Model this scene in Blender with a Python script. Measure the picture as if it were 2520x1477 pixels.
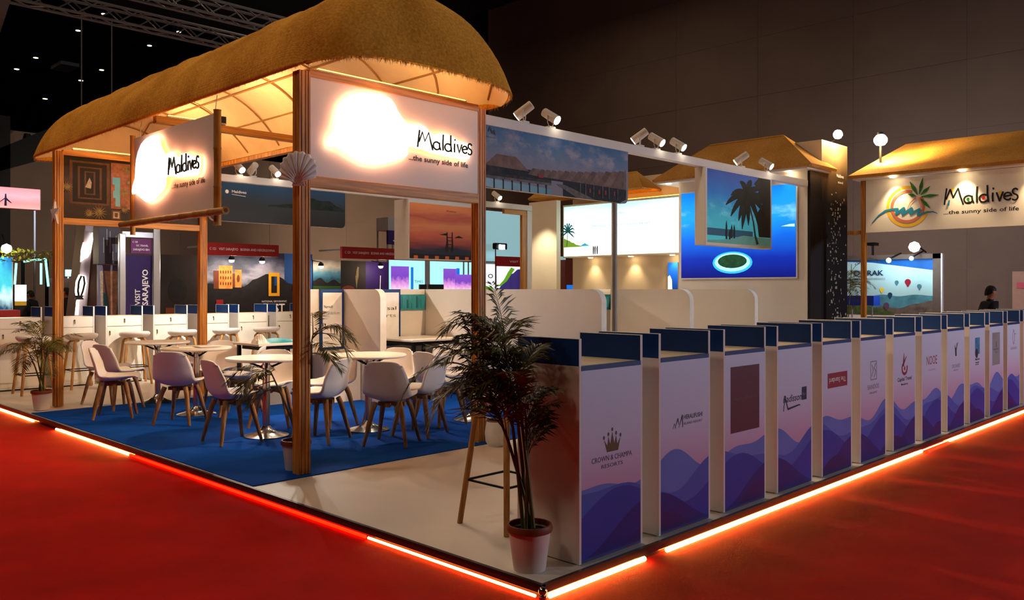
import bpy, bmesh, math, random
from mathutils import Vector, Matrix
random.seed(7)
for o in list(bpy.data.objects): bpy.data.objects.remove(o)
S = bpy.context.scene
COL = S.collection
PI = math.pi
HALL_W, SPOT_W, TIE_W, FILL_W = 220.0, 200.0, 24.0, 1000.0     # lamp and added fill powers, watts

# ------------------------------------------------------------------ camera
FPX, CX, HY, XB = 2072.0, 1260.0, 712.0, 3295.0
TH = math.atan((XB - CX) / FPX)
FW = (math.cos(TH), math.sin(TH)); RT = (math.sin(TH), -math.cos(TH))
PT = 0.08                                   # top of the exhibition platform
CAM = (-3.0490, -2.7852, 1.53)
cam_d = bpy.data.cameras.new('camera'); cam = bpy.data.objects.new('camera', cam_d); COL.objects.link(cam)
cam.location = CAM; cam.rotation_euler = (PI / 2, 0, TH - PI / 2)
cam_d.sensor_width = 36.0; cam_d.lens = FPX / 2520 * 36.0; cam_d.shift_y = -(738.5 - HY) / 2520
cam_d.clip_end = 300
S.camera = cam
S.view_settings.view_transform = 'Standard'; S.view_settings.look = 'None'
S.view_settings.gamma = 1.0; S.view_settings.use_curve_mapping = False
S.view_settings.exposure = 0.2

# ------------------------------------------------------------------ world: the dim hall air
W = bpy.data.worlds.new('world'); S.world = W; W.use_nodes = True
W.node_tree.nodes['Background'].inputs[0].default_value = (0.60, 0.47, 0.55, 1)
W.node_tree.nodes['Background'].inputs[1].default_value = 0.05

def light(name, typ, loc, energy, col, target=None, size=0.1, angle=60, blend=0.6, parent=None):
    d = bpy.data.lights.new(name, typ); d.energy = energy; d.color = col
    if typ == 'AREA': d.shape = 'DISK'; d.size = size
    elif typ == 'SPOT': d.spot_size = math.radians(angle); d.spot_blend = blend; d.shadow_soft_size = size
    else: d.shadow_soft_size = size
    o = bpy.data.objects.new(name, d); COL.objects.link(o); o.location = loc
    if target is not None:
        o.rotation_euler = (Vector(target) - Vector(loc)).to_track_quat('-Z', 'Y').to_euler()
    return o
WARM = (1.0, 0.72, 0.42); NEUT = (1.0, 0.70, 0.43); COOL = (0.62, 0.85, 1.0); AMBER = (1.0, 0.62, 0.27)
# the hall's high-bay lamps: dim, warm, far above
for lx, ly, lw in ((-9, 1, .8), (-9, 8, 1.7), (3, 6, .9), (-2, 14, 1.0), (10, 15, .9), (20, 17, .8), (16, 7, .6)):
    light('high_bay_light', 'AREA', (lx, ly, 13.2), HALL_W * lw, (1.0, 0.78, 0.56), (lx, ly, 0), size=1.6)
light('aisle_fill', 'AREA', (15, -13, 4.6), FILL_W, (0.78, 0.84, 1.0), (8.5, 0, 1.0), size=1.6)  # added soft fill without a fixture, out of view, standing for lights across the aisle

# ------------------------------------------------------------------ pixel -> place, through the calibrated lens
def ray(px, py):
    a = (px - CX) / FPX; b = -(py - HY) / FPX
    return (FW[0] + a * RT[0], FW[1] + a * RT[1], b)
def ZP(px, py, z=PT):
    d = ray(px, py); t = (z - CAM[2]) / d[2]; return Vector([CAM[i] + t * d[i] for i in range(3)])
def YP(px, py, y):
    d = ray(px, py); t = (y - CAM[1]) / d[1]; return Vector([CAM[i] + t * d[i] for i in range(3)])
def XP(px, py, x):
    d = ray(px, py); t = (x - CAM[0]) / d[0]; return Vector([CAM[i] + t * d[i] for i in range(3)])
def DP(px, py, dep):
    d = ray(px, py); return Vector([CAM[i] + dep * d[i] for i in range(3)])

# ------------------------------------------------------------------ materials
def lin(c):
    return tuple((v / 255 / 12.92 if v / 255 <= 0.04045 else ((v / 255 + 0.055) / 1.055) ** 2.4) for v in c)
MATS = {}
def _new(name):
    m = bpy.data.materials.new(name); m.use_nodes = True
    n = m.node_tree.nodes; l = m.node_tree.links
    b = n['Principled BSDF']; MATS[name] = m
    return m, n, l, b
def pm(name, col, rough=0.6, metal=0.0, noise=8.0, amt=0.06, bump=0.0, bscale=60.0, em=0.0, emcol=None, stretch=(1, 1, 1), spec=0.3, col2=None, trans=0.0, coat=0.0):
    m, n, l, b = _new(name)
    c = lin(col)
    tc = n.new('ShaderNodeTexCoord'); mp = n.new('ShaderNodeMapping'); mp.inputs['Scale'].default_value = stretch
    l.new(tc.outputs['Object'], mp.inputs['Vector'])
    nz = n.new('ShaderNodeTexNoise'); nz.inputs['Scale'].default_value = noise; nz.inputs['Detail'].default_value = 4
    l.new(mp.outputs['Vector'], nz.inputs['Vector'])
    rp = n.new('ShaderNodeValToRGB'); l.new(nz.outputs['Fac'], rp.inputs['Fac'])
    c2 = lin(col2) if col2 else tuple(min(1, v * (1 + amt)) for v in c)
    c1 = c if col2 else tuple(v * (1 - amt) for v in c)
    rp.color_ramp.elements[0].position = 0.32; rp.color_ramp.elements[1].position = 0.68
    rp.color_ramp.elements[0].color = (*c1, 1); rp.color_ramp.elements[1].color = (*c2, 1)
    l.new(rp.outputs['Color'], b.inputs['Base Color'])
    b.inputs['Roughness'].default_value = rough; b.inputs['Metallic'].default_value = metal
    b.inputs['Specular IOR Level'].default_value = spec
    if coat: b.inputs['Coat Weight'].default_value = coat
    if trans: b.inputs['Transmission Weight'].default_value = trans
    if bump:
        n2 = n.new('ShaderNodeTexNoise'); n2.inputs['Scale'].default_value = bscale; n2.inputs['Detail'].default_value = 3
        l.new(mp.outputs['Vector'], n2.inputs['Vector'])
        bp = n.new('ShaderNodeBump'); bp.inputs['Strength'].default_value = bump; bp.inputs['Distance'].default_value = 0.02
        l.new(n2.outputs['Fac'], bp.inputs['Height']); l.new(bp.outputs['Normal'], b.inputs['Normal'])
    if em:
        b.inputs['Emission Color'].default_value = (*lin(emcol or col), 1); b.inputs['Emission Strength'].default_value = em
    return m
def glow(name, col, strength):
    m, n, l, b = _new(name)
    b.inputs['Base Color'].default_value = (*lin(col), 1)
    b.inputs['Emission Color'].default_value = (*lin(col), 1); b.inputs['Emission Strength'].default_value = strength
    return m
def grad(name, stops, axis=1, noise=0.0, nscale=4.0, rough=0.5, em=0.0, stretch=(1, 1, 1), cloud=None):
    """print whose colour runs along its own height (axis 1) or width (axis 0)"""
    m, n, l, b = _new(name)
    tc = n.new('ShaderNodeTexCoord'); sp = n.new('ShaderNodeSeparateXYZ'); l.new(tc.outputs['UV'], sp.inputs[0])
    src = sp.outputs[axis]
    if noise:
        mp = n.new('ShaderNodeMapping'); mp.inputs['Scale'].default_value = stretch; l.new(tc.outputs['UV'], mp.inputs['Vector'])
        nz = n.new('ShaderNodeTexNoise'); nz.inputs['Scale'].default_value = nscale; nz.inputs['Detail'].default_value = 5
        l.new(mp.outputs['Vector'], nz.inputs['Vector'])
        a = n.new('ShaderNodeMath'); a.operation = 'MULTIPLY_ADD'; a.inputs[1].default_value = noise; a.inputs[2].default_value = -noise * 0.5
        l.new(nz.outputs['Fac'], a.inputs[0])
        a2 = n.new('ShaderNodeMath'); a2.operation = 'ADD'; l.new(src, a2.inputs[0]); l.new(a.outputs[0], a2.inputs[1]); src = a2.outputs[0]
    rp = n.new('ShaderNodeValToRGB'); l.new(src, rp.inputs['Fac'])
    e = rp.color_ramp.elements
    e[0].position = stops[0][0]; e[0].color = (*lin(stops[0][1]), 1)
    e[1].position = stops[-1][0]; e[1].color = (*lin(stops[-1][1]), 1)
    for p, c in stops[1:-1]:
        k = e.new(p); k.color = (*lin(c), 1)
    outc = rp.outputs['Color']
    if cloud:                                              # printed clouds: (scale, stretch, low, high, colour, bottom, top)
        csc, cst, lo, hi, ccol, v0, v1 = cloud
        mp2 = n.new('ShaderNodeMapping'); mp2.inputs['Scale'].default_value = cst; l.new(tc.outputs['UV'], mp2.inputs['Vector'])
        nc = n.new('ShaderNodeTexNoise'); nc.inputs['Scale'].default_value = csc; nc.inputs['Detail'].default_value = 7; nc.inputs['Roughness'].default_value = 0.62; l.new(mp2.outputs['Vector'], nc.inputs['Vector'])
        mr = n.new('ShaderNodeMapRange'); mr.inputs[1].default_value = lo; mr.inputs[2].default_value = hi; l.new(nc.outputs['Fac'], mr.inputs[0])
        band = n.new('ShaderNodeValToRGB'); be = band.color_ramp.elements; be[0].position = v0; be[0].color = (0, 0, 0, 1); be[1].position = min(1, v1); be[1].color = (0, 0, 0, 1) if v1 < 1 else (.35, .35, .35, 1); bk = be.new((v0 + min(1, v1)) / 2); bk.color = (1, 1, 1, 1); l.new(sp.outputs[1], band.inputs['Fac'])
        mu = n.new('ShaderNodeMath'); mu.operation = 'MULTIPLY'; l.new(mr.outputs[0], mu.inputs[0]); l.new(band.outputs[0], mu.inputs[1])
        mx = n.new('ShaderNodeMix'); mx.data_type = 'RGBA'; l.new(mu.outputs[0], mx.inputs[0]); l.new(outc, mx.inputs[6]); mx.inputs[7].default_value = (*lin(ccol), 1); outc = mx.outputs[2]
    l.new(outc, b.inputs['Base Color']); b.inputs['Roughness'].default_value = rough; b.inputs['Specular IOR Level'].default_value = 0.2
    if em:
        l.new(outc, b.inputs['Emission Color']); b.inputs['Emission Strength'].default_value = em
    return m
def wood(name, c1, c2, stretch, rough=0.5):
    m, n, l, b = _new(name)
    tc = n.new('ShaderNodeTexCoord'); mp = n.new('ShaderNodeMapping'); mp.inputs['Scale'].default_value = stretch
    l.new(tc.outputs['Object'], mp.inputs['Vector'])
    nz = n.new('ShaderNodeTexNoise'); nz.inputs['Scale'].default_value = 3.0; nz.inputs['Detail'].default_value = 6; nz.inputs['Distortion'].default_value = 0.6
    l.new(mp.outputs['Vector'], nz.inputs['Vector'])
    rp = n.new('ShaderNodeValToRGB'); l.new(nz.outputs['Fac'], rp.inputs['Fac'])
    rp.color_ramp.elements[0].position = 0.34; rp.color_ramp.elements[1].position = 0.66
    rp.color_ramp.elements[0].color = (*lin(c1), 1); rp.color_ramp.elements[1].color = (*lin(c2), 1)
    l.new(rp.outputs['Color'], b.inputs['Base Color']); b.inputs['Roughness'].default_value = rough
    bp = n.new('ShaderNodeBump'); bp.inputs['Strength'].default_value = 0.25; bp.inputs['Distance'].default_value = 0.01
    l.new(nz.outputs['Fac'], bp.inputs['Height']); l.new(bp.outputs['Normal'], b.inputs['Normal'])
    return m
def burlap(name, c1, c2):
    m, n, l, b = _new(name)
    tc = n.new('ShaderNodeTexCoord')
    nz = n.new('ShaderNodeTexNoise'); nz.inputs['Scale'].default_value = 1.6; nz.inputs['Detail'].default_value = 6; l.new(tc.outputs['Object'], nz.inputs['Vector'])
    fine = n.new('ShaderNodeTexNoise'); fine.inputs['Scale'].default_value = 45; fine.inputs['Detail'].default_value = 3; l.new(tc.outputs['Object'], fine.inputs['Vector'])
    mx = n.new('ShaderNodeMath'); mx.operation = 'MULTIPLY_ADD'; mx.inputs[1].default_value = 0.45; l.new(fine.outputs['Fac'], mx.inputs[0])
    m2 = n.new('ShaderNodeMath'); m2.operation = 'MULTIPLY'; m2.inputs[1].default_value = 0.55; l.new(nz.outputs['Fac'], m2.inputs[0]); l.new(m2.outputs[0], mx.inputs[2])
    rp = n.new('ShaderNodeValToRGB'); l.new(mx.outputs[0], rp.inputs['Fac'])
    rp.color_ramp.elements[0].position = 0.36; rp.color_ramp.elements[1].position = 0.64
    rp.color_ramp.elements[0].color = (*lin(c1), 1); rp.color_ramp.elements[1].color = (*lin(c2), 1)
    l.new(rp.outputs['Color'], b.inputs['Base Color']); b.inputs['Roughness'].default_value = 0.95; b.inputs['Specular IOR Level'].default_value = 0.1
    hs = None
    for k, ax in enumerate(((1, 0), (0, 1))):                       # warp and weft
        wv = n.new('ShaderNodeTexWave'); wv.inputs['Scale'].default_value = 40; wv.inputs['Distortion'].default_value = 1.5; wv.inputs['Detail'].default_value = 2
        wv.bands_direction = 'XYZ'[ax[1] * 1]; l.new(tc.outputs['Object'], wv.inputs['Vector'])
        if hs is None: hs = wv.outputs['Fac']
        else:
            ad = n.new('ShaderNodeMath'); ad.operation = 'ADD'; l.new(hs, ad.inputs[0]); l.new(wv.outputs['Fac'], ad.inputs[1]); hs = ad.outputs[0]
    bp = n.new('ShaderNodeBump'); bp.inputs['Strength'].default_value = 0.25; bp.inputs['Distance'].default_value = 0.01
    l.new(hs, bp.inputs['Height']); l.new(bp.outputs['Normal'], b.inputs['Normal'])
    return m

# ------------------------------------------------------------------ mesh builder
class MB:
    def __init__(s): s.v = []; s.f = []; s.m = []; s.uv = {}
    def add(s, verts, faces, mi=0, uvs=None):
        k = len(s.v); s.v += [tuple(v) for v in verts]
        for f in faces: s.f.append(tuple(i + k for i in f)); s.m.append(mi)
        if uvs:
            for i, u in enumerate(uvs): s.uv[k + i] = u
        return s
    def box(s, x0, x1, y0, y1, z0, z1, mi=0):
        v = [(x, y, z) for z in (z0, z1) for y in (y0, y1) for x in (x0, x1)]
        return s.add(v, [(0, 2, 3, 1), (4, 5, 7, 6), (0, 1, 5, 4), (2, 6, 7, 3), (0, 4, 6, 2), (1, 3, 7, 5)], mi)
    def cyl(s, p0, p1, r0, r1=None, n=12, mi=0, cap=True):
        return s.tube([p0, p1], [r0, r0 if r1 is None else r1], n, mi, cap)
    def tube(s, path, rad, n=8, mi=0, cap=True):
        P = [Vector(p) for p in path]
        if not isinstance(rad, (list, tuple)): rad = [rad] * len(P)
        t = (P[1] - P[0]).normalized(); up = Vector((0, 0, 1)) if abs(t.z) < 0.9 else Vector((1, 0, 0))
        a = t.cross(up).normalized(); V = []
        for i, p in enumerate(P):
            tt = (P[min(i + 1, len(P) - 1)] - P[max(i - 1, 0)]).normalized()
            a = (a - tt * a.dot(tt)).normalized(); b = tt.cross(a)
            for k in range(n):
                q = 2 * PI * k / n; V.append(p + (a * math.cos(q) + b * math.sin(q)) * rad[i])
        F = [(i * n + k, i * n + (k + 1) % n, (i + 1) * n + (k + 1) % n, (i + 1) * n + k) for i in range(len(P) - 1) for k in range(n)]
        if cap: F += [tuple(range(n))[::-1], tuple((len(P) - 1) * n + k for k in range(n))]
        return s.add(V, F, mi)
    def lathe(s, prof, c=(0, 0, 0), n=24, mi=0, sx=1, sy=1):
        V = [(c[0] + r * math.cos(2 * PI * k / n) * sx, c[1] + r * math.sin(2 * PI * k / n) * sy, c[2] + z) for r, z in prof for k in range(n)]
        m = len(prof)
        F = [(i * n + k, i * n + (k + 1) % n, (i + 1) * n + (k + 1) % n, (i + 1) * n + k) for i in range(m - 1) for k in range(n)]
        if prof[0][0] > 1e-6: F.append(tuple(range(n))[::-1])
        if prof[-1][0] > 1e-6: F.append(tuple((m - 1) * n + k for k in range(n)))
        return s.add(V, F, mi)
    def grid(s, fn, nu, nv, mi=0):
        V = [fn(i / nu, j / nv) for j in range(nv + 1) for i in range(nu + 1)]
        F = [(j * (nu + 1) + i, j * (nu + 1) + i + 1, (j + 1) * (nu + 1) + i + 1, (j + 1) * (nu + 1) + i) for j in range(nv) for i in range(nu)]
        return s.add(V, F, mi)
    def prism(s, pts, fr, d0, d1, mi=0):
        """outline (u,v) in a frame, extruded between two depths along its normal"""
        n = len(pts)
        V = [fr(u, v, d0) for u, v in pts] + [fr(u, v, d1) for u, v in pts]
        F = [tuple(range(n))[::-1], tuple(range(n, 2 * n))] + [(i, (i + 1) % n, n + (i + 1) % n, n + i) for i in range(n)]
        return s.add(V, F, mi)
    def build(s, name, mats, parent=None, smooth=False, bevel=0.0, base=None, seg=1, shade=40):
        if not isinstance(mats, (list, tuple)): mats = [mats]
        if parent is not None: o0 = Vector(parent.get('_org', (0, 0, 0)))
        elif base is not None: o0 = Vector(base)
        else:
            xs = [v[0] for v in s.v]; ys = [v[1] for v in s.v]; zs = [v[2] for v in s.v]
            o0 = Vector(((min(xs) + max(xs)) / 2, (min(ys) + max(ys)) / 2, min(zs)))
        me = bpy.data.meshes.new(name)
        me.from_pydata([Vector(v) - o0 for v in s.v], [], s.f)
        for mm in mats: me.materials.append(MATS[mm])
        me.polygons.foreach_set('material_index', s.m)
        if s.uv:
            ul = me.uv_layers.new(name='UVMap')
            for lp in me.loops: ul.data[lp.index].uv = s.uv.get(lp.vertex_index, (0.5, 0.5))
        me.update()
        bm = bmesh.new(); bm.from_mesh(me)
        if not s.uv: bmesh.ops.recalc_face_normals(bm, faces=bm.faces)
        if bevel:
            es = [e for e in bm.edges if len(e.link_faces) == 2 and e.calc_face_angle(0) > 0.7]
            bmesh.ops.bevel(bm, geom=es, offset=bevel, segments=seg, affect='EDGES', clamp_overlap=True)
        if smooth:
            for f in bm.faces: f.smooth = True
            for e in bm.edges:
                if len(e.link_faces) == 2 and e.calc_face_angle(0) > math.radians(shade): e.smooth = False
        bm.to_mesh(me); bm.free()
        o = bpy.data.objects.new(name, me); COL.objects.link(o)
        if parent is not None: o.parent = parent
        else: o.location = o0
        return o
def tag(o, label, cat, group=None):
    o['label'] = label; o['category'] = cat
    if group: o['group'] = group
    return o
def struct(o, label=None):
    o['kind'] = 'structure'
    if label: o['label'] = label
    return o
def thing(name, label, cat, org=(0, 0, 0), group=None):
    """Empty at a thing's base; parts built in world coordinates hang under it"""
    o = bpy.data.objects.new(name, None); COL.objects.link(o); o.location = org; o['_org'] = tuple(org); o.empty_display_size = 0.1
    return tag(o, label, cat, group)
def place(o, loc, rz=0.0, sc=None):
    o.location = loc; o.rotation_euler = (0, 0, rz)
    if sc: o.scale = (sc, sc, sc)
    return o
def dup(root, loc, rz, label, sc=None):
    r = root.copy(); COL.objects.link(r); place(r, loc, rz, sc); r['label'] = label
    for ch in list(root.children):
        c = ch.copy(); COL.objects.link(c); c.parent = r
        for g in list(ch.children):
            d = g.copy(); COL.objects.link(d); d.parent = c
    return r
def child(parent, name, me, loc=(0, 0, 0)):
    o = bpy.data.objects.new(name, me); COL.objects.link(o); o.parent = parent; o.location = loc
    return o

# ------------------------------------------------------------------ frames, flat art and lettering
def frame(O, U, V):
    O = Vector(O); U = Vector(U); V = Vector(V); N = U.cross(V).normalized()
    return lambda u, v, d=0.0: O + U * u + V * v + N * d
def face_y(x0, x1, z0, z1, y):               # looked at from -Y, unit square
    return frame((x0, y, z0), (x1 - x0, 0, 0), (0, 0, z1 - z0))
def face_x(y0, y1, z0, z1, x):               # looked at from -X; y0 is the viewer's left (larger y)
    return frame((x, y0, z0), (0, y1 - y0, 0), (0, 0, z1 - z0))
class Art(MB):
    """flat print: coloured outlines laid on a surface, each layer a hair above the last"""
    def __init__(s, fr, step=0.00012, d0=0.0006): super().__init__(); s.fr = fr; s.step = step; s.d = d0; s.names = []
    def mi(s, m):
        if m not in s.names: s.names.append(m)
        return s.names.index(m)
    def poly(s, m, pts, up=True):
        if up: s.d += s.step
        pts = [p for i, p in enumerate(pts) if i == 0 or (abs(p[0] - pts[i - 1][0]) + abs(p[1] - pts[i - 1][1])) > 1e-7]
        s.add([s.fr(u, v, s.d) for u, v in pts], [tuple(range(len(pts)))], s.mi(m), [(u, v) for u, v in pts]); return s
    def rect(s, m, u0, v0, u1, v1, up=True): 
        if up: s.d += s.step
        s.add([s.fr(u, v, s.d) for u, v in ((u0, v0), (u1, v0), (u1, v1), (u0, v1))], [(0, 1, 2, 3)], s.mi(m),
              [((0, 0), (1, 0), (1, 1), (0, 1))[i] for i in range(4)]); return s
    def disc(s, m, u, v, ru, rv, n=20, a0=0, a1=360, up=True):
        return s.poly(m, [(u + ru * math.cos(math.radians(a0 + (a1 - a0) * k / n)), v + rv * math.sin(math.radians(a0 + (a1 - a0) * k / n))) for k in range(n)], up)
    def hill(s, m, tops, base=0.0, u0=0.0, u1=1.0, up=True):
        """area under a row of heights, smoothed"""
        n = 24; T = []
        for k in range(n + 1):
            q = k / n * (len(tops) - 1); i = min(int(q), len(tops) - 2); fq = q - i; fq = (1 - math.cos(PI * fq)) / 2
            T.append((u0 + (u1 - u0) * k / n, tops[i] * (1 - fq) + tops[i + 1] * fq))
        if up: s.d += s.step
        V = []; F = []
        for k, (u, v) in enumerate(T): V += [(u, base), (u, v)]
        F = [(2 * k, 2 * k + 2, 2 * k + 3, 2 * k + 1) for k in range(n)]
        s.add([s.fr(u, v, s.d) for u, v in V], F, s.mi(m), V); return s
    def clouds(s, m, spots, n=14, asp=1.0, seed=3):
        rr = random.Random(seed)
        for (u, v, r) in spots:
            for k in range(n):
                q = rr.uniform(.25, .6) * r; s.disc(m, u + rr.gauss(0, r * .8), v + abs(rr.gauss(0, r * .45)) * asp, q, q * asp * .8, 10, up=False); s.d += s.step * .25
        return s
    def line(s, m, pts, w, up=True, asp=1.0):
        """a brush stroke; w is its width in u, asp = height of a v unit over a u unit"""
        if up: s.d += s.step
        ws = w if isinstance(w, (list, tuple)) else [w] * len(pts)
        for i in range(len(pts) - 1):
            (a, b), (c, d) = pts[i], pts[i + 1]
            dx, dy = c - a, (d - b) * asp; L = math.hypot(dx, dy)
            if L < 1e-9: continue
            nx, ny = -dy / L / 2, dx / L / 2
            q = [(a - nx * ws[i], b - ny * ws[i] / asp), (c - nx * ws[i + 1], d - ny * ws[i + 1] / asp), (c + nx * ws[i + 1], d + ny * ws[i + 1] / asp), (a + nx * ws[i], b + ny * ws[i] / asp)]
            s.d += s.step * .12
            s.add([s.fr(u, v, s.d) for u, v in q], [(0, 1, 2, 3)], s.mi(m), q)
            if i: s.add([s.fr(a + ws[i] / 2 * math.cos(k * PI / 3), b + ws[i] / 2 / asp * math.sin(k * PI / 3), s.d - s.step * .06) for k in range(6)], [tuple(range(6))], s.mi(m), [(a, b)] * 6)
        return s
    def text(s, m, txt, u, v, h, w=None, bold=0.0, shear=0.0, align='L', rot=0):
        """type with cap height h (v units) set to width w (u units)"""
        V, F, tw = glyphs(txt, bold, shear)
        su = (w / tw) if w else h / 0.7
        s.d += s.step; off = {'L': 0, 'C': -tw * su / 2, 'R': -tw * su}[align]
        P = [(x * su + off, y * h / 0.7) for x, y in V]
        if rot == 90: P = [(-y, x) for x, y in P]
        if rot == 180: P = [(-x, -y) for x, y in P]
        s.add([s.fr(u + x, v + y, s.d) for x, y in P], F, s.mi(m), [(u + x, v + y) for x, y in P]); return s
    def done(s, name, parent): return s.build(name, s.names, parent)
def words(fr, m, txt, u, v, h, w, bold, parent, name, d0=.001):
    """a line of type, one part per word"""
    tw = glyphs(txt, bold, 0)[2]; pos = 0
    for k, wd in enumerate(txt.split(' ')):
        pre = ' '.join(txt.split(' ')[:k + 1]); ww = glyphs(wd, bold, 0)[2]; st = glyphs(pre, bold, 0)[2] - ww
        a = Art(fr, d0=d0); a.text(m, wd, u + st / tw * w, v, h, ww / tw * w, bold=bold); a.done(name, parent)
_G = {}
def glyphs(txt, bold, shear):
    k = (txt, bold, shear)
    if k not in _G:
        c = bpy.data.curves.new('type', 'FONT'); c.body = txt; c.offset = bold; c.shear = shear; c.resolution_u = 2; c.fill_mode = 'FRONT'
        o = bpy.data.objects.new('type', c); me = bpy.data.meshes.new_from_object(o)
        V = [(v.co.x, v.co.y) for v in me.vertices]; F = [tuple(p.vertices) for p in me.polygons]
        x0 = min(v[0] for v in V); x1 = max(v[0] for v in V)
        _G[k] = ([(x - x0, y) for x, y in V], F, x1 - x0)
        bpy.data.objects.remove(o); bpy.data.curves.remove(c); bpy.data.meshes.remove(me)
    return _G[k]
# ------------------------------------------------------------------ palette
pm('red_carpet', (178, 9, 3), 0.95, noise=3.0, amt=0.12, bump=0.35, bscale=220, spec=0.15)
pm('blue_carpet', (0, 72, 172), 0.95, noise=5.0, amt=0.12, bump=0.35, bscale=260, spec=0.1)
pm('hall_panel', (86, 70, 58), 0.85, noise=0.6, amt=0.08)
pm('hall_joint', (92, 80, 74), 0.9)
pm('hall_black', (10, 9, 9), 0.9, noise=0.5, amt=0.2)
pm('white_deck', (214, 200, 186), 0.38, noise=1.5, amt=0.05)
pm('white_paint', (222, 214, 204), 0.45, noise=3, amt=0.025)
pm('cream_paint', (224, 208, 180), 0.55, noise=2, amt=0.03)
pm('white_edge', (236, 232, 226), 0.4)
pm('counter_top', (226, 202, 168), 0.35, noise=6, amt=0.05)
pm('navy_fin', (8, 54, 116), 0.45, noise=4, amt=0.08)
pm('drawer_front', (226, 220, 208), 0.4, noise=5, amt=0.03)
pm('shadow_gap', (30, 28, 28), 0.8)
pm('brass', (120, 100, 60), 0.35, 0.9)
pm('chrome', (200, 196, 190), 0.2, 1.0, amt=0.02)
pm('aluminium', (170, 172, 178), 0.3, 0.85, amt=0.03)
pm('dark_trim', (62, 52, 42), 0.3, 0.6, noise=10, amt=0.15)
pm('gloss_fascia', (92, 66, 60), 0.06, 0.55, noise=2, amt=0.1)
pm('black_metal', (18, 17, 17), 0.4, 0.5)
pm('black_plastic', (16, 16, 18), 0.5)
pm('chair_shell', (232, 224, 220), 0.38, noise=4, amt=0.02)
pm('chair_pad', (230, 220, 212), 0.5, noise=8, amt=0.03)
pm('table_white', (236, 226, 214), 0.3, noise=3, amt=0.02)
pm('spot_white', (224, 214, 200), 0.4)
pm('shell_white', (224, 214, 214), 0.6, noise=14, amt=0.05)
pm('pot_white', (214, 196, 188), 0.55, noise=5, amt=0.05)
pm('pot_rim', (128, 62, 34), 0.55, noise=6, amt=0.1)
pm('soil', (38, 24, 16), 0.95, noise=30, amt=0.4, bump=0.6)
pm('cane', (88, 84, 34), 0.6, noise=10, amt=0.25)
pm('palm_leaf', (62, 62, 12), 0.5, noise=6, amt=0.3, col2=(104, 92, 26))
pm('lining', (232, 206, 164), 0.9, noise=4, amt=0.05, bump=0.1, bscale=30)
pm('rib', (150, 108, 58), 0.7, noise=10, amt=0.12)
pm('fringe', (176, 132, 74), 0.95, noise=20, amt=0.25)
pm('bamboo', (168, 130, 66), 0.45, noise=5, amt=0.22, stretch=(1, 1, 1))
pm('bamboo_node', (92, 62, 28), 0.6)
pm('sign_white', (230, 222, 214), 0.5, noise=2, amt=0.02)
pm('ink_black', (14, 12, 12), 0.5); pm('ink_grey', (120, 116, 120), 0.5); pm('ink_white', (240, 238, 236), 0.5)
pm('grey_post', (150, 148, 146), 0.4, noise=3, amt=0.05)
pm('skin', (150, 100, 76), 0.6); pm('hair', (20, 15, 13), 0.7); pm('jacket', (20, 21, 26), 0.8, noise=12, amt=0.2); pm('trousers', (24, 24, 28), 0.8)
wood('wood_z', (146, 86, 16), (220, 148, 52), (9, 9, 0.5))
wood('wood_x', (156, 96, 22), (224, 156, 64), (0.5, 9, 9))
wood('leg_wood', (120, 78, 40), (172, 122, 70), (10, 10, 1.2), 0.45)
wood('stool_wood', (150, 98, 44), (200, 146, 78), (10, 10, 1.2), 0.45)
burlap('burlap', (182, 114, 26), (242, 172, 66))
burlap('thatch', (166, 112, 48), (206, 150, 76))
glow('led_white', (255, 190, 84), 45.0); glow('led_red', (255, 22, 3), 6.0)
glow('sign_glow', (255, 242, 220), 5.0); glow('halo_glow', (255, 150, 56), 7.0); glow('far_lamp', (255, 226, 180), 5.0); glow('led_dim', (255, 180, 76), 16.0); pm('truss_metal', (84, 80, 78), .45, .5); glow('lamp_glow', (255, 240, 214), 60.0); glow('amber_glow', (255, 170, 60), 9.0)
glow('cool_glow', (214, 244, 255), 60.0); glow('downlight_glow', (255, 224, 170), 25.0)

# ------------------------------------------------------------------ hall
fl = MB().box(-30, 40, -30, 80, -0.1, 0.0).build('floor', 'red_carpet'); struct(fl, 'red exhibition carpet covering the hall floor')
ce = MB().box(-30, 40, -30, 80, 15.4, 15.6).build('ceiling', 'hall_black'); struct(ce, 'black ceiling high over the hall')
WX, WY = 26.0, 27.4
def hall_wall(name, axis, c, a0, a1, label, rows=7, top=15.4):
    b = MB()
    if axis == 'x': b.box(c, c + 0.3, a0, a1, 0, top)
    else: b.box(a0, a1, c, c + 0.3, 0, top)
    w = b.build(name, 'hall_joint', base=((c, a0, 0) if axis == 'x' else (a0, c, 0)))
    w['_org'] = (0, 0, 0); struct(w, label)
    n = 0; pw, ph = 3.6, 2.2; me = None
    for j in range(rows):
        for i in range(int((a1 - a0) / pw)):
            if me is None:
                q = MB().box(-0.012, 0, 0, pw - 0.012, 0, ph - 0.012) if axis == 'x' else MB().box(0, pw - 0.012, -0.012, 0, 0, ph - 0.012)
                o = q.build('wall_panel', 'hall_panel', parent=w); o['label'] = 'large brown-grey wall panel'; me = o.data
                o.parent = w
            else: o = child(w, 'wall_panel', me)
            o.location = (0, i * pw, j * ph) if axis == 'x' else (i * pw, 0, j * ph)
            n += 1
    return w
hall_wall('wall_back', 'x', WX, -16, WY, 'tall brown-grey panelled hall wall behind the thatched huts')
hall_wall('wall_left', 'y', WY, -22, WX, 'low beige panelled hall wall behind the far exhibition booths', 3, 6.6)
struct(MB().box(-30, 40, 79.5, 80, 0, 15.4).build('wall_far', 'hall_black')); struct(MB().box(WX, WX + .3, WY, 80, 0, 15.4).build('wall_back_2', 'hall_black'))
struct(MB().box(-30.3, -30, -30, 80, 0, 15.4).build('wall_front', 'hall_panel'))
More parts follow.
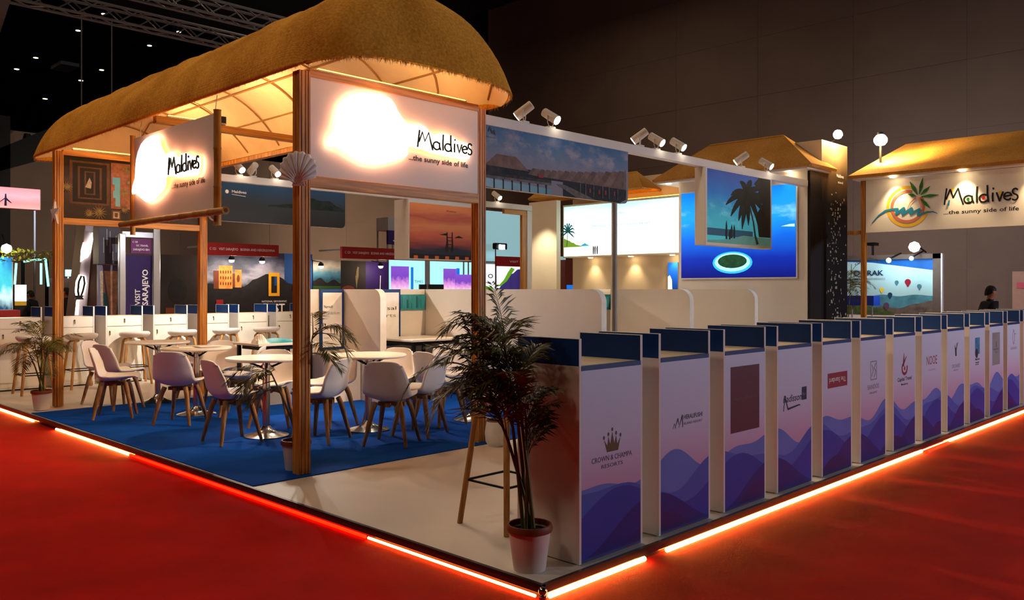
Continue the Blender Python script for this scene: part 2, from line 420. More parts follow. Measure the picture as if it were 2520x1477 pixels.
struct(MB().box(-30, 40, -30.3, -30, 0, 15.4).build('wall_right', 'hall_panel'))
# structural column and slanting girder in the far left of the hall
struct(MB().box(*(lambda a, b: (min(a.x, b.x), max(a.x, b.x) + .1, a.y, a.y + .6))(YP(0, 600, 25), YP(16, 600, 25)), 0, 6.6).build('trim_1', 'hall_black'), 'black steel column at the far left hall wall')
ga, gb = YP(-40, 432, 25), YP(130, 385, 25)
g = MB(); g.add([(ga.x, 25, ga.z), (gb.x, 25, gb.z), (gb.x, 25, gb.z + .9), (ga.x, 25, ga.z + .6), (ga.x, 25.4, ga.z), (gb.x, 25.4, gb.z), (gb.x, 25.4, gb.z + .9), (ga.x, 25.4, ga.z + .6)],
    [(0, 1, 2, 3), (7, 6, 5, 4), (0, 4, 5, 1), (1, 5, 6, 2), (2, 6, 7, 3), (3, 7, 4, 0)])
struct(g.build('trim_2', 'hall_black'), 'black slanting girder under the ceiling at far left')

# overhead trusses: four chords, zigzag webs
def truss(a, b, w, n, label):
    a = Vector(a); b = Vector(b); t = thing('lighting_truss', label, 'truss', tuple(a), 'roof trusses over the stand')
    d = (b - a).normalized(); side = d.cross(Vector((0, 0, 1))).normalized() * w / 2; up = Vector((0, 0, w / 2))
    C = [side + up, side - up, -side - up, -side + up]
    for c in C: MB().cyl(a + c, b + c, 0.028, n=6).build('chord', 'truss_metal', t)
    z = MB(); L = (b - a).length
    for k in range(4):
        c0, c1 = C[k], C[(k + 1) % 4]
        for i in range(n):
            z.cyl(a + d * L * i / n + (c0 if i % 2 else c1), a + d * L * (i + 1) / n + (c1 if i % 2 else c0), 0.014, n=5)
    z.build('lattice_web', 'truss_metal', t)
    return t
truss((-2.0, 14, 6.79), (7.6, 14, 6.79), 0.28, 26, 'lower aluminium lattice truss hanging over the pergola roof')
truss((0.5, 12.0, 6.68), (7.2, 12.0, 6.68), 0.26, 19, 'higher aluminium lattice truss, nearer the top edge of the picture')
for k, (px, y0, y1) in enumerate(((194, 30, 262), (268, 40, 238))):
    p = YP(px, y0, 14.0); q = YP(px, y1, 14.0)
    tag(MB().cyl((p.x, 13.86, 6.66), (p.x, 13.86, q.z - 1.0), 0.012, n=6).build('hanging_cable', 'truss_metal'),
        ('thin cable hanging from the lower truss, the left one of two', 'thin cable hanging from the lower truss, the right one of two')[k], 'cable')
# lamps in the dark ceiling
lampme = None
for k, (px, py) in enumerate(((255, 34), (192, 75), (368, 112), (88, 142), (41, 170), (250, 172), (199, 198), (111, 243), (440, 78), (67, 361), (8, 364))):
    p = ZP(px, py, 15.0) if py < 300 else YP(px, py, 26.5)
    t = thing('ceiling_lamp', 'small lit downlight in the black ceiling, %s' % (
        'topmost by the lower truss', 'beside the left hanging cable top', 'right of both hanging cables', 'fourth from the left edge up high', 'leftmost of the upper ones',
        'beside the right hanging cable', 'lowest beside the left cable', 'alone above the roof tip', 'glowing through the lower truss', 'just left of the roof tip', 'at the left picture edge')[k], 'ceiling lamp', tuple(p), 'downlights in the hall ceiling')
    w = 0.10 * (p - Vector(CAM)).length / 40 * (2.0 if k == 9 else 1)
    MB().lathe([(w, 0), (w, 0.12), (w * 0.6, 0.4)], p, 12).build('housing', 'black_metal', t)
    MB().lathe([(0, -0.02), (w * 0.9, -0.02), (w * 0.9, 0.01)], p, 12).build('lens', 'far_lamp', t)
p = ZP(160, 168, 14.6); tag(MB().box(p.x - .5, p.x + .5, p.y - .9, p.y + .9, p.z, p.z + .2).build('ceiling_diffuser', 'grey_post'), 'unlit grey flat panel fixed under the black ceiling', 'ceiling panel')
p = YP(20, 20, 6.0); q = YP(-30, 75, 6.0)
g = MB(); n0 = YP(33, -20, 6.0); n1 = YP(0, 82, 6.0); n2 = YP(-60, 82, 6.0); n3 = YP(-60, -20, 6.0)
g.add([n0, n1, n2, n3] + [v + Vector((0, .5, 0)) for v in (n0, n1, n2, n3)], [(0, 1, 2, 3), (7, 6, 5, 4), (0, 4, 5, 1), (1, 5, 6, 2), (2, 6, 7, 3), (3, 7, 4, 0)])
tag(g.build('hanging_banner', 'hall_panel'), 'dim slanted banner hanging at the top left corner', 'banner')

# ------------------------------------------------------------------ platform
PX1, PY1 = 12.3, 11.5
pl = thing('exhibition_platform', 'low white platform with glowing edge on the red carpet', 'platform', (0, 0, 0))
MB().box(0, PX1, 0, PY1, 0.05, PT).build('deck', 'white_deck', pl)
MB().box(0.03, PX1 - .03, 0.03, PY1 - .03, 0.0, 0.05).build('fascia', 'gloss_fascia', pl)
o = MB().box(-0.006, 0.016, 0, PY1, 0.062, 0.0805).build('edge_trim', 'dark_trim', pl); o['label'] = 'dark metal edge trim'
MB().box(0.016, PX1, -0.006, 0.016, 0.062, 0.0805).build('edge_trim', 'dark_trim', pl)
MB().box(-0.004, 0.004, 0.004, PY1, 0.036, 0.062).build('gloss_skirt', 'gloss_fascia', pl)
MB().box(0.004, PX1, -0.004, 0.004, 0.036, 0.062).build('gloss_skirt', 'gloss_fascia', pl)
for a, b, m in ((7.92, 11.3, 'led_white'), (5.14, 7.14, 'led_white'), (1.47, 5.12, 'led_red'), (0.05, 1.44, 'led_dim')):
    o = MB().cyl((0.002, a, 0.013), (0.002, b, 0.013), 0.011 if a > .1 else .008, n=8).build('led_tube', m, pl); o['label'] = 'glowing light tube under the edge'
for a, b in ((0.05, 0.85), (1.07, 5.25), (6.05, 12.2)):
    MB().cyl((a, 0.0, 0.015), (b, 0.0, 0.015), 0.014, n=8).build('led_tube', 'led_white', pl)
MB().cyl((5.25, 0.0, 0.02), (6.05, 0.0, 0.02), 0.004, n=8).build('led_tube', 'led_white', pl)
MB().lathe([(0, 0), (.016, 0), (.02, .03), (.012, .036)], (-.012, -.012, 0), 14).build('corner_foot', 'chrome', pl, smooth=True)
o = MB().lathe([(.0, .034)] + [(.022 * math.sin(PI * k / 10), .056 - .022 * math.cos(PI * k / 10)) for k in range(1, 10)] + [(0, .078)], (-.012, -.012, 0), 16).build('corner_ball', 'chrome', pl, smooth=True); o['label'] = 'chrome ball on the corner'
tag(MB().box(0.03, 4.78, 2.9, 8.1, PT, PT + 0.007).build('blue_carpet', 'blue_carpet'), 'bright blue carpet laid on the white platform under the round tables', 'carpet')
CT = PT + 0.007                                # top of the blue carpet
# ------------------------------------------------------------------ pergola
pg = thing('thatched_pergola', 'wooden pergola with a domed burlap roof over the round tables', 'pergola', (1.4, 5.75, PT))
def post_mesh(b, cx, cy, s, z0, z1):
    """square post with three shallow flutes on each face"""
    h = s / 2; g = s * 0.06; P = []
    side = [-1, -.72, -.62, -.5, -.2, -.12, .12, .2, .5, .62, .72]
    dep = [0, 0, g, 0, 0, g, g, 0, 0, g, 0]
    for k in range(4):
        c, sn = math.cos(k * PI / 2), math.sin(k * PI / 2)
        for q, dd in zip(side, dep):
            x, y = q * h, -h + dd; P.append((cx + x * c - y * sn, cy + x * sn + y * c))
    fr = lambda u, v, d: (u, v, d)
    b.prism(P, fr, z0, z1)
POSTS = [(0.50, 3.01), (2.42, 3.03), (0.44, 8.50), (2.29, 8.50)]
for i, (x, y) in enumerate(POSTS):
    b = MB(); post_mesh(b, x, y, 0.098, CT if i != 1 else CT, 3.235); o = b.build('post', 'wood_z', pg)
    if i == 0: o['label'] = 'fluted timber post'
for (a, b_, z0, z1) in ((POSTS[0], POSTS[1], 3.2, 3.262), (POSTS[0], POSTS[1], 2.335, 2.425), (POSTS[2], POSTS[3], 3.19, 3.26), (POSTS[2], POSTS[3], 2.335, 2.415)):
    MB().box(a[0] + .05, b_[0] - .05, a[1] - .035, a[1] + .035, z0, z1).build('beam', 'wood_x', pg, bevel=.004)
MB().box(0.47, 2.36, 5.66, 5.74, 3.2, 3.27).build('beam', 'wood_x', pg)
MB().box(2.35, 2.43, 3.08, 8.45, 3.2, 3.25).build('beam', 'wood_z', pg)
X0, X1, ZB, HR = 0.425, 2.54, 3.252, 0.819
def roof_pt(U, V, drop=0.0):
    """domed hull: arched across, long along Y, blunt bulging ends with an arched lip"""
    bulge = 1 - abs(U) ** 8.06
    yf = 2.853 - 0.393 * bulge; yb = 9.367 + 0.472 * bulge
    ym = 5.98; y = ym + (V * (yb - ym) if V > 0 else -V * (yf - ym))
    x = (X0 + X1) / 2 + U * (X1 - X0) / 2
    z = ZB + (HR - drop) * max(0, 1 - abs(U) ** 2.183) ** 0.653 * max(0, 1 - abs(V) ** 23.98) ** 1.136 + 0.07 * (1 - U * U) * abs(V) ** 8
    if drop: z -= 0.02
    else: z += (0.012 * math.sin(7 * y + 3 * U) + 0.01 * math.sin(13 * x + 5 * y) + .008 * math.sin(19 * y - 9 * x)) * (1 - abs(V) ** 6) * (1 - abs(U) ** 6)
    return Vector((x, y, z))
def sp(t, p=1.9):
    q = 2 * t - 1; return math.copysign(1 - (1 - abs(q)) ** p, q)
b = MB().grid(lambda i, j: roof_pt(sp(i), sp(j, 2.6)), 40, 110)
rf = b.build('roof_cover', 'burlap', pg, smooth=True, shade=80); rf['label'] = 'brown burlap roof cover'
md = rf.modifiers.new('thick', 'SOLIDIFY'); md.thickness = 0.022; md.offset = 1
b = MB().grid(lambda i, j: roof_pt(sp(i) * .985, sp(j, 2.6) * .992, 0.05), 34, 80)
ln = b.build('roof_lining', 'lining', pg, smooth=True, shade=80); ln['label'] = 'cream fabric lining under the roof'
for V in (-.93, -.7, -.47, -.24, 0, .24, .47, .7, .93):
    MB().tube([roof_pt(-.97 + 1.94 * k / 26, V, 0.075) for k in range(27)], 0.011, 6).build('rib', 'rib', pg, smooth=True)
for U in (-.78, -.4, 0, .4, .78):
    MB().tube([roof_pt(U, -.95 + 1.9 * k / 24, 0.08) for k in range(25)], 0.010, 6).build('rib', 'rib', pg, smooth=True)
b = MB()                                       # frayed threads along the four eaves
def thread(p, t, out):
    L = random.uniform(.012, .05); w = random.uniform(.0015, .0035)
    q = p + Vector((random.uniform(-.015, .015), random.uniform(-.015, .015), -L)) + out * random.uniform(-.01, .02)
    b.add([p - t * w, p + t * w, q], [(0, 1, 2)])
for k in range(2600):
    q = random.uniform(-.985, .985); s_ = random.choice((-1, 1))
    p = roof_pt(s_ * 0.9995, q) + Vector((s_ * .006, 0, .008)); thread(p, Vector((0, 1, 0)), Vector((s_, 0, 0)))
for k in range(1200):
    q = random.uniform(-.99, .99); s_ = random.choice((-1, 1))
    p = roof_pt(q, s_ * 0.9999) + Vector((0, s_ * .006, .008)); thread(p, Vector((1, 0, 0)), Vector((0, s_, 0)))
fr_ = b.build('frayed_fringe', 'fringe', pg); fr_['kind'] = 'stuff'
# warm light bars that sit on the beams and wash the lining
for k, (a, c) in enumerate((((.65, 3.03, 3.268), (2.25, 3.05, 3.268)), ((.6, 8.48, 3.268), (2.1, 8.48, 3.268)), ((.6, 5.7, 3.276), (1.0, 5.7, 3.276)))):
    t = thing('uplight_bar', ('amber light bar lying on the front pergola beam', 'amber light bar lying on the rear pergola beam', 'amber light bar on the middle tie beam')[k], 'light bar', a)
    MB().box(a[0], c[0], a[1] - .02, a[1] + .02, a[2], a[2] + .014).build('channel', 'aluminium', t)
    MB().box(a[0] + .01, c[0] - .01, a[1] - .012, a[1] + .012, a[2] + .014, a[2] + .024).build('diffuser', 'amber_glow', t)
t = thing('floodlight', 'small floodlight clamped on the middle tie beam of the pergola', 'floodlight', (1.12, 5.68, 3.272))
MB().box(1.06, 1.2, 5.62, 5.72, 3.275, 3.36).build('housing', 'spot_white', t, bevel=.008)
MB().box(1.08, 1.18, 5.60, 5.62, 3.285, 3.35).build('lens', 'black_plastic', t)
light('tie_beam_wash', 'AREA', (1.4, 5.9, 3.3), TIE_W, AMBER, (1.4, 6.4, 4.5), size=0.3)
light('front_beam_wash', 'AREA', (1.5, 3.1, 3.32), 14, AMBER, (1.6, 3.6, 4.2), size=0.3)
light('rear_beam_wash', 'AREA', (1.3, 8.3, 3.32), 26, AMBER, (1.3, 7.8, 4.2), size=0.3)

# ------------------------------------------------------------------ the brand emblem, drawn once and used on three signs
BLOB = [(.075, .345), (.085, .41), (.118, .50), (.125, .62), (.135, .71), (.16, .80), (.205, .885), (.26, .925), (.325, .945), (.375, .95), (.42, .925), (.445, .875), (.46, .81), (.485, .745), (.515, .69),  # emblem outline swollen to take in its blown-out glow
        (.55, .69), (.595, .70), (.63, .685), (.655, .635), (.685, .615), (.725, .645), (.77, .645), (.81, .62), (.85, .585), (.90, .58), (.925, .55), (.93, .48), (.915, .40), (.88, .375), (.81, .385), (.74, .39),
        (.67, .40), (.61, .425), (.565, .43), (.53, .435), (.52, .40), (.522, .345), (.50, .30), (.42, .235), (.345, .19), (.27, .19), (.215, .235), (.16, .29), (.13, .315), (.085, .31)]
def maldives_strokes():
    """hand-drawn capital M and small letters in a 0..10 by 0..4 box"""
    arc = lambda cx, cy, rx, ry, a0, a1, n=10: [(cx + rx * math.cos(math.radians(a0 + (a1 - a0) * k / n)), cy + ry * math.sin(math.radians(a0 + (a1 - a0) * k / n))) for k in range(n + 1)]
    return [[(.35, 3.6), (.2, 2.2), (0, .1)], [(.25, 1.2), (.85, 3.3), (1.3, 1.5), (2.0, 3.4), (2.35, 1.6), (2.75, -.1)],
            arc(3.45, .95, .62, .8, 50, 330), [(3.95, 1.7), (4.0, .8), (4.2, .15)], [(4.7, 3.5), (4.62, 1.8), (4.65, .15)],
            arc(5.6, .95, .62, .8, 50, 330), [(6.1, 3.6), (6.1, 1.8), (6.25, .1)], [(6.85, 2.0), (6.8, 1), (6.85, .15)], [(6.9, 3.0), (6.95, 2.6)],
            [(7.35, 2.0), (7.75, .2), (8.25, 2.05)], arc(8.85, 1.05, .52, .75, 0, 320) + [(9.2, .45)], [(8.4, 1.0), (9.3, 1.25)],
            arc(9.85, 1.95, .35, .55, 20, 250, 7) + arc(9.8, .75, .4, .6, 80, -150, 7)]
def lit_sign(root, fr, w, h, u_off=0.0):
    """white panel face fr (metres): glowing raised emblem, dark letters in front of it, tag line"""
    b = MB(); pts = [((u + u_off) * w, v * h) for u, v in BLOB]
    n = len(pts); cx = sum(p[0] for p in pts) / n
    b.prism(pts, fr, 0.036, 0.046); o = b.build('glowing_emblem', 'sign_glow', root); o['label'] = 'white emblem of sun, palm and wave merged with its glare'
    b = MB(); cy = sum(p[1] for p in pts) / n; b.prism([(cx + (p[0] - cx) * .97, cy + (p[1] - cy) * .94) for p in pts], fr, 0.030, 0.0355); b.build('added_halo_plate', 'halo_glow', root)  # orange glowing plate added behind the emblem to make its halo
    b = MB()
    for st in maldives_strokes():
        P = [fr((.575 + u_off + x / 10 * .345) * w, (.435 + y / 3.6 * .20) * h, 0.058) for x, y in st]
        b.tube(P, 0.0085, 6)
    o = b.build('lettering', 'ink_black', root); o['label'] = 'hand-drawn word Maldives'
    fr2 = lambda u, v, d=0: fr(u * w, v * h, d)
    words(fr2, 'ink_black', '...the sunny side of life', .545 + u_off, .30, .06, .385, .016, root, 'tag_word', .003)
fs = thing('illuminated_sign', 'white sign with glowing Maldives emblem between the front pergola posts', 'sign', (1.45, 3.0, 2.43))
MB().box(0.552, 2.368, 2.985, 3.035, 2.425, 3.2).build('panel', 'sign_white', fs)
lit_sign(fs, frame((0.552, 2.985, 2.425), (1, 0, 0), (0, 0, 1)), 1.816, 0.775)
hs = thing('hanging_sign', 'white Maldives sign in a bamboo frame hanging from the pergola side', 'sign', (0.40, 5.15, 2.1))
MB().box(0.405, 0.435, 4.25, 6.05, 2.235, 3.08).build('panel', 'sign_white', hs)
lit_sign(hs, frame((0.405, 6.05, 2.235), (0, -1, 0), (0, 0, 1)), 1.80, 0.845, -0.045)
def bamboo(b, p, q, r):
    p = Vector(p); q = Vector(q); L = (q - p).length; n = max(2, int(L / .28)); path = []; rad = []
    for i in range(n + 1):
        for e, rr in ((-.012, 1), (0, 1.12), (.012, 1)):
            t = min(1, max(0, i / n + e / L)); path.append(p.lerp(q, t)); rad.append(r * rr * (1 if 0 < i < n else .98))
    keep = [0] + [k for k in range(1, len(path)) if (path[k] - path[k - 1]).length > 1e-5]
    b.tube([path[k] for k in keep], [rad[k] for k in keep], 12)
for (p, q, r) in (((.40, 4.215, 2.09), (.40, 4.215, 3.10), .033), ((.40, 6.075, 2.09), (.40, 6.075, 3.11), .026), ((.345, 6.24, 2.2), (.345, 3.95, 2.2), .032)):
    b = MB(); bamboo(b, p, q, r); o = b.build('bamboo_pole', 'bamboo', hs, smooth=True)
    b = MB(); e = Vector(q); s_ = (Vector(q) - Vector(p)).normalized(); b.cyl(e, e + s_ * .002, r * .55, n=10); b.build('hollow_end', 'bamboo_node', o if False else hs)
for y in (4.3, 5.95): MB().cyl((.42, y, 3.07), (.44, y, 3.25), .004, n=5).build('hanging_wire', 'aluminium', hs)

# aerial picture between the rear posts
grad('aerial_base', [(0, (44, 30, 20)), (.5, (70, 48, 34)), (1, (36, 26, 18))], noise=.9, nscale=9)
pm('roof_dark', (38, 30, 26), .7); pm('roof_mid', (96, 66, 48), .7, noise=20, amt=.2); pm('terracotta', (150, 96, 70), .7, noise=25, amt=.25); pm('pool_blue', (62, 150, 172), .3); pm('foliage_tan', (130, 110, 70), .7, noise=30, amt=.4); pm('stone_pale', (176, 160, 140), .7, noise=30, amt=.25)
ap = thing('photo_panel', 'brown aerial photograph of roofs and a pool between the rear pergola posts', 'photo panel', (1.35, 8.5, 2.42))
MB().box(.5, 2.24, 8.49, 8.53, 2.415, 3.19).build('board', 'sign_white', ap)
a = Art(face_y(.5, 2.24, 2.415, 3.19, 8.49)); a.rect('aerial_base', 0, 0, 1, 1)
for k, (q, m) in enumerate(((0, 'roof_mid'), (.02, 'roof_dark'), (.055, 'roof_mid'), (.07, 'roof_dark'), (.10, 'roof_mid'), (.112, 'roof_dark'))):
    a.rect(m, .04 + q, .24 + q * 1.6, .315 - q, .94 - q * 1.6)
a.poly('stone_pale', [(.145, .52), (.185, .5), (.19, .6), (.175, .68), (.16, .6)])
a.rect('terracotta', .325, .2, .50, .96); a.poly('pool_blue', [(.335, .72), (.39, .72), (.39, .24), (.357, .24), (.357, .38), (.34, .38), (.34, .5), (.352, .5), (.352, .6), (.335, .6)])
a.rect('roof_mid', .33, .02, .395, .17); a.rect('stone_pale', .34, .04, .385, .15); a.rect('roof_mid', .352, .06, .373, .13)
for (u, v, r) in ((.42, .48, .06), (.24, .12, .08), (.44, .86, .06), (.46, .66, .05), (.17, .1, .05), (.02, .5, .06), (.42, .2, .05), (.9, .5, .1), (.75, .3, .12)):
    for k in range(14):
        q = k * 2 * PI / 14 + u; a.line('foliage_tan', [(u, v), (u + r * .7 * math.cos(q), v + r * 1.6 * math.sin(q))], [.012, .001], asp=.45)
a.done('aerial_print', ap)

# scallop shell on the near post, starfish on the far one
def scallop():
    b = MB()
    def fn(i, j):
        q = math.radians(-112 + 224 * i); r = j
        R = .15 * (1 - .10 * abs(math.sin(q / 2)) ** 2) * (1 + .035 * math.cos(11 * 2 * PI * i * .98) * r)
        x = R * r * math.sin(q) * 1.0; z = -.115 + R * r * math.cos(q) * 1.0 + .10 * r
        bul = .055 * math.sin(PI * min(1, r * .93) ** .8) + .0055 * r * math.cos(2 * PI * 11 * i)
        return Vector((x, -bul, z))
    b.grid(fn, 132, 14); return b
t = thing('scallop_shell', 'large white scallop shell fixed on the near pergola post', 'shell', (0.445, 2.955, 2.33))
o = scallop().build('shell_fan', 'shell_white', None, smooth=True); o.parent = t; o.location = (-.02, -.02, .015); o.rotation_euler = (0, 0, -PI / 4 + .1)
md = o.modifiers.new('thick', 'SOLIDIFY'); md.thickness = .012
o = MB().add([(-.05, .0, -.02), (.05, 0, -.02), (.03, -.02, .03), (-.03, -.02, .03), (-.05, .02, -.02), (.05, .02, -.02), (.03, .02, .03), (-.03, .02, .03)], [(0, 1, 2, 3), (7, 6, 5, 4), (0, 4, 5, 1), (1, 5, 6, 2), (2, 6, 7, 3), (3, 7, 4, 0)]).build('hinge', 'shell_white'); o.parent = t; o.location = (-.012, -.012, .0); o.rotation_euler = (0, 0, -PI / 4 + .1)
b = MB(); V = [(0, -.035, 0)]
for k in range(10):
    q = PI / 2 + k * PI / 5; r = .17 if k % 2 == 0 else .06; V.append((r * math.cos(q), -.005 if k % 2 == 0 else -.02, r * math.sin(q)))
V += [(x, .012, z) for x, y, z in V[1:]]
b.add(V, [(0, 1 + k, 1 + (k + 1) % 10) for k in range(10)] + [(1 + k, 11 + k, 11 + (k + 1) % 10, 1 + (k + 1) % 10) for k in range(10)] + [tuple(range(11, 21))])
o = b.build('starfish', 'shell_white', smooth=True); tag(o, 'white starfish ornament fixed on the far left pergola post', 'starfish'); o.location = (.382, 8.46, 2.33); o.rotation_euler = (0, 0, -PI / 2)
# ------------------------------------------------------------------ beams with hanging pictures and spotlights
def spot(px, y, zb, aim, label, lit, power=SPOT_W, grp='spotlights on the white beams', col=None):
    p = YP(px, 600, y); base = Vector((p.x, y, zb)); t = thing('spotlight', label, 'spotlight', tuple(base), grp)
    a = Vector(aim).normalized(); c = base + Vector((0, 0, .13))
    MB().box(base.x - .05, base.x + .05, y - .03, y + .03, zb, zb + .022).build('mount', 'spot_white', t, bevel=.004)
    s_ = a.cross(Vector((0, 0, 1))).normalized() * .055
    b = MB()
    for k in (-1, 1): b.tube([base + s_ * k * .5 + Vector((0, 0, .02)), base + s_ * k + Vector((0, 0, .06)), c + s_ * k], .006, 6)
    b.build('bracket', 'spot_white', t)
    MB().tube([c - a * .10, c - a * .095, c + a * .085, c + a * .10], [.034, .046, .05, .05], 18).build('can', 'spot_white', t, smooth=True)
    MB().cyl(c + a * .1005, c + a * .104, .043, n=18).build('lens', 'lamp_glow' if lit else 'lamp_glow', t)
    light('spot_beam', 'SPOT', tuple(c + a * .13), power, col or (NEUT if y < 5 else (1.0, 0.92, 0.8)), tuple(c + a * 3), size=.04, angle=78, blend=.7)
    return t
bm1 = tag(MB().box(2.47, 9.34, 3.02, 3.11, 3.1, 3.2).build('white_beam', 'white_paint', bevel=.006), 'long white overhead beam from the front pergola post to the island wall', 'beam')
bm2 = tag(MB().box(2.34, 8.85, 8.35, 8.44, 3.045, 3.145).build('white_beam', 'white_paint', bevel=.006), 'long white overhead beam at the rear, ending by the sunset picture', 'beam')
FR = (.12, -.88, -.58); BK = (-.45, .75, -.62)
spot(1290, 3.065, 3.2, BK, 'white spotlight on the front beam turned away, nearest the pergola', False, SPOT_W * 2)
spot(1355, 3.065, 3.2, FR, 'shining white spotlight on the front beam above the villa photograph', True)
spot(1575, 3.065, 3.2, BK, 'white spotlight turned away, beside two shining ones on the front beam', False, SPOT_W * 1.5)
spot(1615, 3.065, 3.2, FR, 'shining white spotlight, left one of the close pair on the front beam', True)
spot(1668, 3.065, 3.2, FR, 'shining white spotlight, right one of the close pair on the front beam', True)
spot(1825, 3.065, 3.2, BK, 'white spotlight turned away above the hanging palm picture', False)
spot(1885, 3.065, 3.2, FR, 'shining white spotlight on the front beam nearest the dark column', True)
FR2 = (.1, -.85, -.6)
spot(588, 8.395, 3.145, FR2, 'shining spotlight on the rear beam right behind the bamboo frame', True)
spot(622, 8.395, 3.145, (0, .9, -.5), 'white spotlight on the rear beam turned away between two shining ones', False, SPOT_W * 3)
spot(676, 8.395, 3.145, FR2, 'shining spotlight on the rear beam just left of the scallop shell', True)
spot(1222, 8.395, 3.145, FR2, 'shining spotlight on the rear beam right of the sunset picture', True)
tag(MB().cyl((4.56, 3.065, PT), (4.56, 3.065, 3.1), .033, n=16).build('support_pole', 'grey_post', smooth=True), 'grey metal pole holding up the front white beam', 'pole')

# pictures that hang from the beams
grad('villa_sky', [(0, (132, 126, 140)), (.45, (128, 128, 150)), (.75, (86, 120, 158)), (1, (40, 96, 150))], noise=.3, nscale=3.5, stretch=(2.2, 1, 1), cloud=(3.2, (2.6, 1.1, 1), .46, .66, (168, 160, 172), .45, 1.05))
pm('villa_thatch', (120, 98, 92), .7, noise=14, amt=.25); pm('villa_thatch2', (104, 84, 80), .7, noise=14, amt=.25); pm('villa_wall', (52, 48, 52), .7, noise=25, amt=.5); pm('villa_dark', (28, 34, 42), .7, noise=20, amt=.4)
pm('villa_deck', (104, 98, 100), .7, noise=20, amt=.3); pm('lagoon', (40, 118, 140), .35, noise=8, amt=.2); pm('cloud_pale', (170, 160, 168), .7, noise=8, amt=.2); pm('ink_red', (140, 20, 28), .6)
def rounded(w, h, r, corners=(1, 1, 1, 1), n=6):
    P = []
    for (cx, cy, a0, k) in ((r, r, 180, 0), (w - r, r, 270, 1), (w - r, h - r, 0, 2), (r, h - r, 90, 3)):
        if corners[k]: P += [(cx + r * math.cos(math.radians(a0 + 90 * i / n)), cy + r * math.sin(math.radians(a0 + 90 * i / n))) for i in range(n + 1)]
        else: P.append(((0, 0), (w, 0), (w, h), (0, h))[k])
    return P
vp = thing('photo_panel', 'wide photograph of thatched water villas hanging from the front white beam', 'photo panel', (3.6, 3.05, 2.5))
fr1 = frame((2.49, 3.02, 2.505), (1, 0, 0), (0, 0, 1)); PW, PH = 2.265, .595
MB().prism(rounded(PW, PH, .07, (0, 1, 0, 0)), fr1, -.06, 0).build('board', 'white_paint', vp)
fn1 = lambda u, v, d=0: fr1(u * PW, v * PH, d)
a = Art(fn1)
a.poly('villa_sky', [(u / PW, v / PH) for u, v in rounded(PW, PH, .07, (0, 1, 0, 0))])
a.rect('villa_wall', .0, .2, .42, .38); a.rect('villa_dark', .1, .25, .97, .36)
a.poly('villa_dark', [(.5, 0), (.93, 0), (.985, .08), (.985, .36), (.5, .36)])
a.poly('villa_thatch', [(0, .36), (.07, .56), (.19, .56), (.27, .35)])
for k in range(16):
    u = .29 + .68 * (k / 15) ** 1.25; w = .035 + .06 * (k / 15) ** 1.5; t0 = .38 + .22 * (k / 15) ** 2
    if u + w > .985: w = .985 - u
    a.poly('villa_thatch' if k % 2 else 'villa_thatch2', [(u - w * .75, .30 - .03 * k / 15), (u + w * .2, t0 + .04), (u + w * .8, t0 + .03), (u + w, .29 - .03 * k / 15)])
a.poly('villa_deck', [(.45, .2), (.52, .2), (.74, .0), (.60, .0)]); a.rect('villa_deck', 0, .16, .42, .2)
a.poly('lagoon', [(0, .02), (0, .15), (.42, .10), (.42, .0), (.05, .0)])
for k in range(7): a.rect('villa_dark', .05 + k * .055, .0, .058 + k * .055, .16)
for u in (.33, .69, .76, .81, .88): a.rect('ink_red', u, .12 if u > .5 else .27, u + (.035 if u < .5 else .012), .20 if u > .5 else .33)
for u in (.62, .66, .72, .79, .84, .91): a.rect('villa_deck', u, .05, u + .006, .27)
a.line('ink_black', [(.02, .9), (.03, .97), (.045, .88), (.055, .93), (.06, .86)], .006, asp=.26); a.text('ink_black', 'Maldives', .01, .80, .025, .05)
a.done('villa_print', vp)

grad('dusk_sky', [(0, (30, 36, 46)), (.5, (40, 48, 58)), (1, (22, 66, 104))], noise=.35, nscale=4)
pm('dusk_tree', (24, 40, 34), .7, noise=12, amt=.5)
dp = thing('photo_panel', 'dark blue dusk photograph hanging from the rear white beam behind the post', 'photo panel', (3.45, 8.4, 2.48))
fr2_ = frame((2.33, 8.35, 2.485), (1, 0, 0), (0, 0, 1)); PW2, PH2 = 2.22, .55
MB().prism(rounded(PW2, PH2, .08, (1, 1, 0, 0)), fr2_, -.06, 0).build('board', 'white_paint', dp)
fn2 = lambda u, v, d=0: fr2_(u * PW2, v * PH2, d)
a = Art(fn2); a.poly('dusk_sky', [(u / PW2, v / PH2) for u, v in rounded(PW2, PH2, .08, (1, 1, 0, 0))])
a.hill('dusk_tree', [.5, .52, .56, .6, .7, .78, .72, .74, .6, .5], .46, .4, 1.0)
a.text('ink_white', 'Maldives', .145, .74, .07, .10, bold=.01); a.line('ink_white', [(.145, .7), (.24, .67)], .003, asp=.25); a.disc('ink_white', .112, .76, .012, .05)
a.done('dusk_print', dp)

